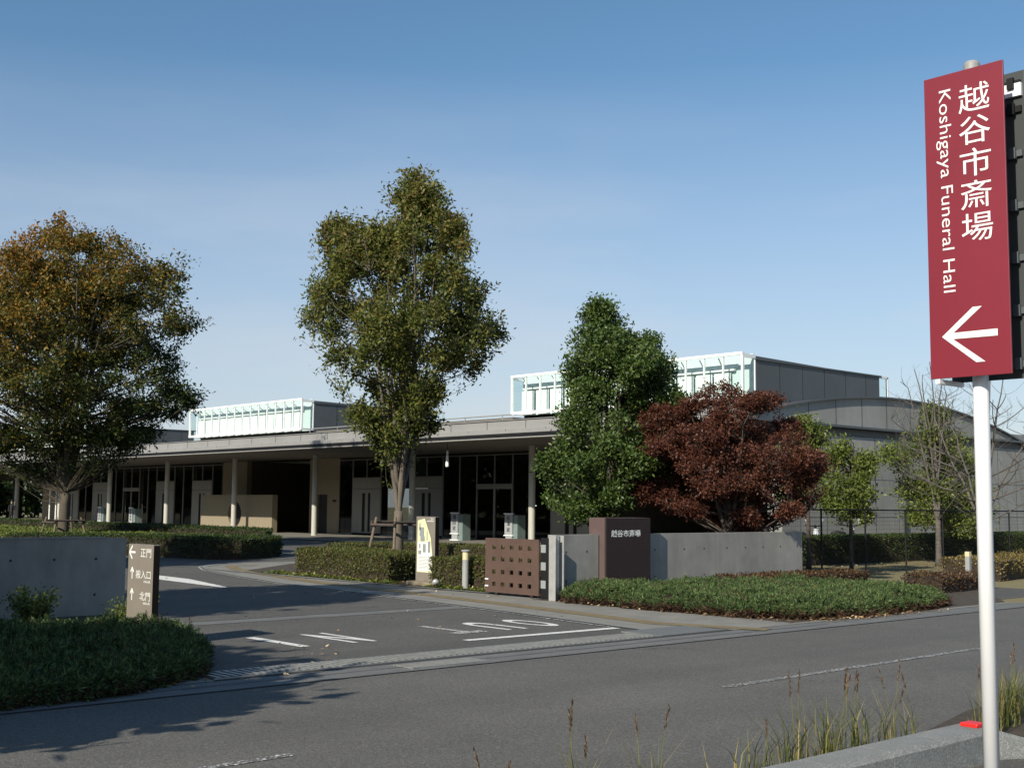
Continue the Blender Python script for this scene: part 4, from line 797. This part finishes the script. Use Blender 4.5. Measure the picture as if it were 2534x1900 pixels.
# ================================================================== JUNIPER BEDS
def juniper(name, P, h, label, seed=1, tufts=2600, bl=26, edgew=.35, brown=.25, bsz=.052, hf=None):
    rg = np.random.default_rng(seed); c = np.mean(P, 0); root = empty(name, (c[0], c[1], 0), label, 'ground cover'); root['kind'] = 'stuff'
    mn = np.min(P, 0); mx = np.max(P, 0)
    def H(x, y):
        ed = edgedist(x, y, P); e = np.clip(ed / edgew, 0, 1); b_ = 1 - (1 - e) ** 2.6
        return (h * (.50 + .50 * b_) + .17 * h * smooth_noise(x, y, 4.5, seed) * 2 + .16 * h * smooth_noise(x, y, 12, seed + 5) * 2) * np.where(ed > .02, 1, .8)
    st = .10; gx = np.arange(mn[0], mx[0], st); gy = np.arange(mn[1], mx[1], st); XX, YY = np.meshgrid(gx, gy, indexing='ij'); ins = inpoly(XX.ravel(), YY.ravel(), P).reshape(XX.shape); hh = H(XX.ravel(), YY.ravel()).reshape(XX.shape)
    b = MB(); I = -np.ones(XX.shape, int)
    for i in range(len(gx)):
        for j in range(len(gy)):
            if ins[i, j]: I[i, j] = len(b.v); e_ = hh[i, j] - .09; b.v.append((gx[i], gy[j], max(e_, .02)))
    for i in range(len(gx) - 1):
        for j in range(len(gy) - 1):
            q = [I[i, j], I[i + 1, j], I[i + 1, j + 1], I[i, j + 1]]
            if min(q) >= 0: b.f.append(q); b.m.append(0)
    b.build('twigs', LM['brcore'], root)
    x = rg.uniform(mn[0], mx[0], tufts * 4); y = rg.uniform(mn[1], mx[1], tufts * 4); ok = inpoly(x, y, P); x = x[ok][:tufts]; y = y[ok][:tufts]; n = len(x); z = H(x, y)
    eps = .05; gxn = (H(x + eps, y) - z) / eps; gyn = (H(x, y + eps) - z) / eps; nn = np.stack([-gxn * .5, -gyn * .5, np.ones(n)], 1)
    # extra tufts on the sides
    nsd = int(tufts * .45); per = []; Ls = [math.dist(P[i], P[(i + 1) % len(P)]) for i in range(len(P))]; pi = rg.choice(len(P), nsd, p=np.array(Ls) / sum(Ls)); t = rg.uniform(0, 1, nsd)
    A = np.array(P)[pi]; Bp = np.array(P)[(pi + 1) % len(P)]; e = Bp - A; p = A + e * t[:, None]; el = np.linalg.norm(e, axis=1, keepdims=True); on = np.stack([e[:, 1], -e[:, 0]], 1) / el; p = p - on * rg.uniform(-.02, .14, (nsd, 1)) + on * (smooth_noise(p[:, 0], p[:, 1], 6, seed + 3) * .10)[:, None]
    zs = rg.uniform(.03, h * .55, nsd)
    C = np.vstack([np.stack([x, y, z - .05], 1), np.column_stack([p, zs])]); NN = np.vstack([nn, np.column_stack([on, np.full(nsd, .5)])]); side = np.r_[np.zeros(n, bool), np.ones(nsd, bool)]
    tr = rg.uniform(.6, 1.3, len(C)); az = unit(rg, len(C)) * .55; idx = np.repeat(np.arange(len(C)), bl); m = len(idx)
    fd = NN + az * 2.2; fd /= np.linalg.norm(fd, axis=1, keepdims=True); tt = rg.uniform(0, 1, (m, 1)); Dv = fd[idx] * .8 + unit(rg, m) * .75; off = fd[idx] * tt * .11 + unit(rg, m) * .018; Cc = C[idx] + off; s = rg.uniform(.6, 1.3, m) * tr[idx]
    br = side[idx] & (Cc[:, 2] < h * .42) & (rg.uniform(0, 1, m) < brown * 3.2) | (rg.uniform(0, 1, m) < .04)
    leaves('foliage', Cc[~br], Dv[~br], unit(rg, (~br).sum()), bsz * s[~br], .011 * s[~br], LM['jun'], root)
    leaves('dry_twigs', Cc[br], Dv[br], unit(rg, br.sum()), .08 * s[br], .012 * s[br], LM['junb'], root)
    return root
juniper('juniper_bed', [(14.75, 12.2), (14.85, 11.1), (15.3, 10.45), (16.2, 10.25), (18.3, 10.3), (19.5, 10.65), (20.2, 11.4), (20.0, 12.6), (18.9, 14.2), (15.1, 15.3), (14.7, 14.5)], .26, 'spreading green juniper in front of the right wall', seed=1, tufts=9000, bl=38, brown=.3)
juniper('juniper_bed', [(-3, 9.85), (4.7, 9.9), (5.6, 10.45), (6.25, 11.4), (6.75, 12.6), (6.95, 13.5), (6.6, 14.3), (-3, 14.5)], .22, 'broad dark juniper mass at the lower left', seed=2, tufts=11000, bl=40, brown=.1)
sheet('bed_soil', [(-10, 9.98), (4.8, 9.98), (5.9, 10.9), (6.65, 12.3), (6.95, 13.5), (7.05, 15), (7.95, 17.05), (-10, 17.05)], .015, MT['soil'])
sheet('bed_soil', [(14.7, 10.3), (21.0, 10.3), (23.6, 12), (23.6, 15.5), (14.7, 15.5)], .014, MT['soil'])
def shrub(x, y, r, h, lm, lab, seed, n=1600, ls=.05):
    rg = np.random.default_rng(seed); t = empty('shrub', (x, y, 0), lab, 'shrub', 'small shrubs in front of the left wall'); b = MB(); E = []
    for k in range(26):
        a = rg.uniform(0, 6.28); q = rg.uniform(.2, 1) * r; e = (x + math.cos(a) * q, y + math.sin(a) * q, h * rg.uniform(.55, 1)); b.tube([(x, y, 0), (x + math.cos(a) * q * .4, y + math.sin(a) * q * .4, h * .4), e], [.012, .008, .003], 4); E.append(e)
    b.build('stem', MT['bark2'], t); E = np.array(E); i = rg.integers(0, len(E), n); C = E[i] * rg.uniform(.6, 1.05, (n, 1)) + np.array([x, y, 0]) * 0; tt = rg.uniform(.45, 1.05, (n, 1)); C = np.array([x, y, 0.]) * (1 - tt) + E[i] * tt + rg.normal(size=(n, 3)) * .05
    leaves('foliage', C, unit(rg, n) + np.array([0, 0, .4]), unit(rg, n), ls, ls * .5, lm, t)
shrub(5.0, 15.2, .38, .72, LM['gold'], 'golden leaved upright shrub before the left wall', 61)
shrub(5.9, 14.9, .35, .55, LM['young'], 'yellow green shrub left of the taupe arrow sign', 62)
shrub(3.9, 14.9, .42, .52, LM['rust'], 'dull red brown shrub left of the golden shrub', 63)
shrub(3.2, 14.2, .35, .40, LM['maple'], 'low bright red shrub at the left edge', 64)
shrub(4.4, 15.0, .30, .55, LM['rust'], 'dark brownish shrub close beside the golden shrub', 65)
shrub(6.75, 14.3, .35, .45, LM['young'], 'green shrub right behind the taupe arrow sign', 66, ls=.04)
# ================================================================== FENCE
fn = empty('wire_fence', (30, 16.4, 0), 'dark green wire mesh fence behind the right wall', 'fence')
xs = [22.9 + 1.85 * k for k in range(15)]
for x in xs: MB().tube([(x, 16.5, 0), (x, 16.5, 1.6)], .022, 8).build('post', MT['black'], fn)
MB().tube([(22.9, 16.5, 1.57), (48.8, 16.5, 1.57)], .02, 6).build('top_rail', MT['black'], fn)
b = MB(); x = 22.9
while x < 48.8: b.poly([(x, 16.5, .1), (x + .004, 16.5, .1), (x + .004, 16.5, 1.56), (x, 16.5, 1.56)]); x += .075
for k in range(15): z = .1 + k * .1; b.poly([(22.9, 16.503, z), (48.8, 16.503, z), (48.8, 16.503, z + .004), (22.9, 16.503, z + .004)])
b.build('mesh', MT['black'], fn)
# ================================================================== SCOOTERS
def scooter(x, y, yaw, lab, body='plastic'):
    t = empty('motor_scooter', (x, y, 0), lab, 'scooter', 'scooters parked behind the hedge'); t.rotation_euler.z = 0; c, s = math.cos(yaw), math.sin(yaw)
    W = lambda u, v, z: (x + u * c - v * s, y + u * s + v * c, z)
    for u in (-.6, .6):
        b = MB(); b.tube([W(u, -.045, .24), W(u, .045, .24)], .23, 18); b.build('wheel', MT['tyre'], t)
    MB().tube([W(-.85, 0, .62), W(-.5, 0, .55), W(-.1, 0, .50), W(.15, 0, .32), W(.4, 0, .32), W(.52, 0, .7), W(.46, 0, .98)], [.06, .16, .14, .11, .10, .13, .05], 10).build('body', MT[body], t, smooth=True)
    MB().tube([W(-.8, 0, .80), W(-.5, 0, .79), W(-.1, 0, .76), W(.0, 0, .72)], [.08, .12, .12, .05], 10).build('seat', MT['tyre'], t, smooth=True)
    MB().tube([W(.62, 0, .25), W(.46, 0, 1.02), W(.43, 0, 1.08)], .035, 8).build('fork', MT['black'], t)
    MB().tube([W(.36, -.33, 1.08), W(.45, 0, 1.04), W(.36, .33, 1.08)], .018, 8).build('handlebar', MT['black'], t)
    MB().tube([W(.52, 0, .95), W(.56, 0, .93)], [.08, .07], 12).build('headlight', MT['galv'], t)
    for v in (-.28, .28): MB().tube([W(.38, v, 1.08), W(.40, v * 1.1, 1.22)], .008, 6).tube([W(.40, v * 1.1, 1.24), W(.42, v * 1.1, 1.24)], .05, 10).build('mirror', MT['galv'], t)
scooter(31.2, 22.4, 1.2, 'dark scooter turned end on at the left behind the hedge', 'scoot')
scooter(32.6, 22.3, -.1, 'scooter with white body panels behind the fence post'); scooter(34.9, 22.4, .1, 'dark scooter farthest right behind the hedge', 'scoot')
# ================================================================== PEOPLE
def person(x, y, yaw, h, lab):
    t = empty('person', (x, y, .03), lab, 'person'); me = bpy.data.meshes.new('body'); k = h / 1.72; c, s = math.cos(yaw), math.sin(yaw)
    J = {'pel': (0, 0, .93, .13), 'wai': (0, 0, 1.08, .12), 'che': (0, 0, 1.30, .14), 'neck': (0, 0, 1.47, .055), 'head': (.01, 0, 1.60, .085), 'top': (0, 0, 1.70, .06),
         'ls': (0, .18, 1.40, .06), 'le': (-.02, .23, 1.13, .045), 'lh': (.06, .22, .90, .035), 'rs': (0, -.18, 1.40, .06), 're': (-.02, -.23, 1.13, .045), 'rh': (.06, -.22, .90, .035),
         'lk': (.02, .10, .50, .065), 'la': (0, .11, .09, .045), 'lt': (.13, .12, .04, .035), 'rk': (.02, -.10, .50, .065), 'ra': (0, -.11, .09, .045), 'rt': (.13, -.12, .04, .035)}
    Ed = [('pel', 'wai'), ('wai', 'che'), ('che', 'neck'), ('neck', 'head'), ('head', 'top'), ('che', 'ls'), ('ls', 'le'), ('le', 'lh'), ('che', 'rs'), ('rs', 're'), ('re', 'rh'), ('pel', 'lk'), ('lk', 'la'), ('la', 'lt'), ('pel', 'rk'), ('rk', 'ra'), ('ra', 'rt')]
    K = list(J); me.from_pydata([((J[q][0] * c - J[q][1] * s) * k, (J[q][0] * s + J[q][1] * c) * k, J[q][2] * k) for q in K], [(K.index(a), K.index(b_)) for a, b_ in Ed], [])
    o = bpy.data.objects.new('body', me); COL.objects.link(o); m = o.modifiers.new('s', 'SKIN'); o.modifiers.new('d', 'SUBSURF').levels = 1
    for i, q in enumerate(K): me.skin_vertices[0].data[i].radius = (J[q][3] * k, J[q][3] * k)
    me.skin_vertices[0].data[0].use_root = True; bpy.context.view_layer.update()
    nm_ = bpy.data.meshes.new_from_object(o.evaluated_get(bpy.context.evaluated_depsgraph_get())); bpy.data.objects.remove(o); nm_.materials.clear(); nm_.materials.append(MT['cloth']); nm_.materials.append(MT['skin'])
    for p in nm_.polygons: p.material_index = 1 if (p.center.z > 1.47 * k or (p.center.z < .93 * k and math.hypot(p.center.x, p.center.y) > .19 * k)) else 0; p.use_smooth = True
    o = bpy.data.objects.new('body', nm_); COL.objects.link(o); o.parent = t
    hx = bmesh.new(); bmesh.ops.create_icosphere(hx, subdivisions=2, radius=.108 * k)
    for v in hx.verts: v.co = Vector((v.co.x - .02 * c, v.co.y - .02 * s, v.co.z * 1.05 + 1.655 * k))
    hm = bpy.data.meshes.new('hair'); hx.to_mesh(hm); hx.free(); hm.materials.append(MT['hair']); ho = bpy.data.objects.new('hair', hm); COL.objects.link(ho); ho.parent = t
person(35.6, 85.5, math.pi, 1.68, 'person in black suit standing before pale doors right of the left tree')
person(34.6, 92.6, -2.4, 1.66, 'person in dark clothes at the far left edge under the canopy')
# ================================================================== LITTER AND GRASSES
def scatter(name, P, n, lab, seed, z=.03, ls=.055, m='fallen'):
    rg = np.random.default_rng(seed); mn = np.min(P, 0); mx = np.max(P, 0); x = rg.uniform(mn[0], mx[0], n * 3); y = rg.uniform(mn[1], mx[1], n * 3); ok = inpoly(x, y, P); x = x[ok][:n]; y = y[ok][:n]; k = len(x)
    D = unit(rg, k); D[:, 2] *= .25; return tag(leaves(name, np.stack([x, y, np.full(k, z) + rg.uniform(0, .02, k)], 1), D, np.array([0, 0, 1.]) + unit(rg, k) * .4, ls * rg.uniform(.6, 1.3, k), ls * .6, LM[m]), lab, 'leaves', kind='stuff')
scatter('fallen_leaves', [(14.5, 10.2), (15.3, 10.1), (15.2, 14.6), (14.5, 14.9)], 260, 'brown fallen leaves along the left foot of the right juniper', 71)
scatter('fallen_leaves', [(15.2, 9.95), (18.5, 9.95), (16.6, 10.35), (15.2, 10.5)], 320, 'drift of orange fallen leaves at the juniper corner by the road', 72)
scatter('fallen_leaves', [(15.05, 15.6), (15.5, 15.6), (15.6, 24.8), (15.1, 24.8)], 520, 'fallen leaves along the hedge foot and gate', 73, .035)
scatter('fallen_leaves', [(8, 12), (15, 11), (15, 28), (9, 28)], 110, 'few pale leaves scattered over the driveway', 74, .02, .06)
scatter('fallen_leaves', [(22.5, 16.8), (36, 16.8), (36, 20), (22.5, 20)], 500, 'leaf litter on the dry lawn behind the fence', 75, .01, .08)
scatter('fallen_leaves', [(2, 9.7), (7, 9.9), (8.2, 12), (7.6, 12.4), (6.3, 10.5), (2, 10.0)], 90, 'fallen leaves at the edge of the left juniper', 76, .02)
scatter('hedge_foot_grass', [(15.08, 20), (15.45, 20.2), (15.6, 25), (15.1, 25.1)], 1500, 'short green grass along the hedge foot', 77, .03, .09, 'young')
scatter('hedge_foot_grass', [(15.06, 16.9), (15.45, 16.9), (15.5, 19.1), (15.1, 19.1)], 900, 'short green weeds under the bollard and gate', 78, .03, .09, 'young')
def grass(x, y, lab, nb, ns, h, seed, rad=.12, heads=True, short=1.):
    rg = np.random.default_rng(seed); t = empty('grass_tuft', (x, y, 0), lab, 'grass', 'tall weeds growing at the near kerb'); b = MB()
    for k in range(nb):
        a = rg.uniform(0, 6.28); q = rg.uniform(0, 1) * rad; s = Vector((x + math.cos(a) * q * 1.6, y + math.sin(a) * q * .5, 0)); l = h * rg.uniform(.25, .8) * short; a2 = rg.uniform(0, 6.28); sp_ = l * rg.uniform(.15, .75)
        e = s + Vector((math.cos(a2) * sp_, math.sin(a2) * sp_, l)); mdl = s + Vector((math.cos(a2) * sp_ * .25, math.sin(a2) * sp_ * .25, l * .62)); w = .0028
        sdv = Vector((-math.sin(a2 + rg.uniform(-1, 1)), math.cos(a2), 0)) * w; P = [s, mdl, e]
        i = len(b.v); b.v += [tuple(s - sdv), tuple(s + sdv), tuple(mdl + sdv), tuple(mdl - sdv), tuple(e)]; b.f += [[i, i + 1, i + 2, i + 3], [i + 3, i + 2, i + 4]]; b.m += [0, 0]
    b.build('blades', LM['grass'], t); 
    for k in range(ns):
        a = rg.uniform(0, 6.28); s = Vector((x + rg.uniform(-1, 1) * rad * 1.3, y + rg.uniform(-.3, .3) * rad, 0)); l = h * rg.uniform(.72, 1.05); sp_ = l * rg.uniform(.02, .22)
        e = s + Vector((math.cos(a) * sp_, math.sin(a) * sp_, l)); md = s + Vector((math.cos(a) * sp_ * .3, math.sin(a) * sp_ * .3, l * .6)); P = [tuple(v) for v in bez(np.array(s), np.array(md), np.array(e), 7)]
        st = MB().tube(P, [.0024] * 5 + [.0016, .001], 4).build('stalk', LM['grass'], t)
        if heads:
            n = 46; u = rg.uniform(0, 1, n) ** 1.0; P_ = np.array(P); i0 = .74; z = i0 + u * (1 - i0); C = np.array([np.interp(z, np.linspace(0, 1, 7), P_[:, q]) for q in range(3)]).T; d = np.array(e - md); d /= np.linalg.norm(d)
            leaves('seed_head', C, d * 1.2 + unit(rg, n) * .45, unit(rg, n), .026, .006, LM['seed'], st)
NBK = .55
spots = [(3.9, 4.32, 10, 2, .58), (4.35, 4.30, 26, 3, .66), (4.92, 4.33, 60, 2, .60), (5.35, 4.35, 30, 0, .40), (5.85, 4.36, 90, 1, .50), (6.25, 4.36, 150, 2, .62), (6.6, 4.38, 150, 3, .62), (6.95, 4.38, 120, 2, .58), (7.3, 4.40, 40, 3, .60), (7.6, 4.42, 30, 1, .5), (8.55, 4.35, 170, 1, .5), (9.0, 4.45, 200, 2, .62), (9.5, 4.6, 170, 1, .5)]
labs = ['lone dark headed grass stalk farthest left at the bottom', 'pair of dark headed stalks second from left at the bottom', 'fine stalks third from left at the bottom', 'very short grass sprig at the bottom edge', 'sparse arching tuft where the kerb leaves the picture', 'dense tuft at the lower end of the kerb', 'dense tuft with tall purple heads halfway up the kerb', 'tuft above the kerb joint', 'three leaning stalks near the red marker', 'short tuft beside the red marker', 'dry tuft just right of the pole', 'dense green tuft right of the pole', 'tuft at the right picture edge']
for i, ((x, y, nb, ns, h), lb) in enumerate(zip(spots, labs)): grass(x, y, lb, int(nb * NBK) + 5, ns, h, 100 + i, rad=.14 if nb > 60 else .07)
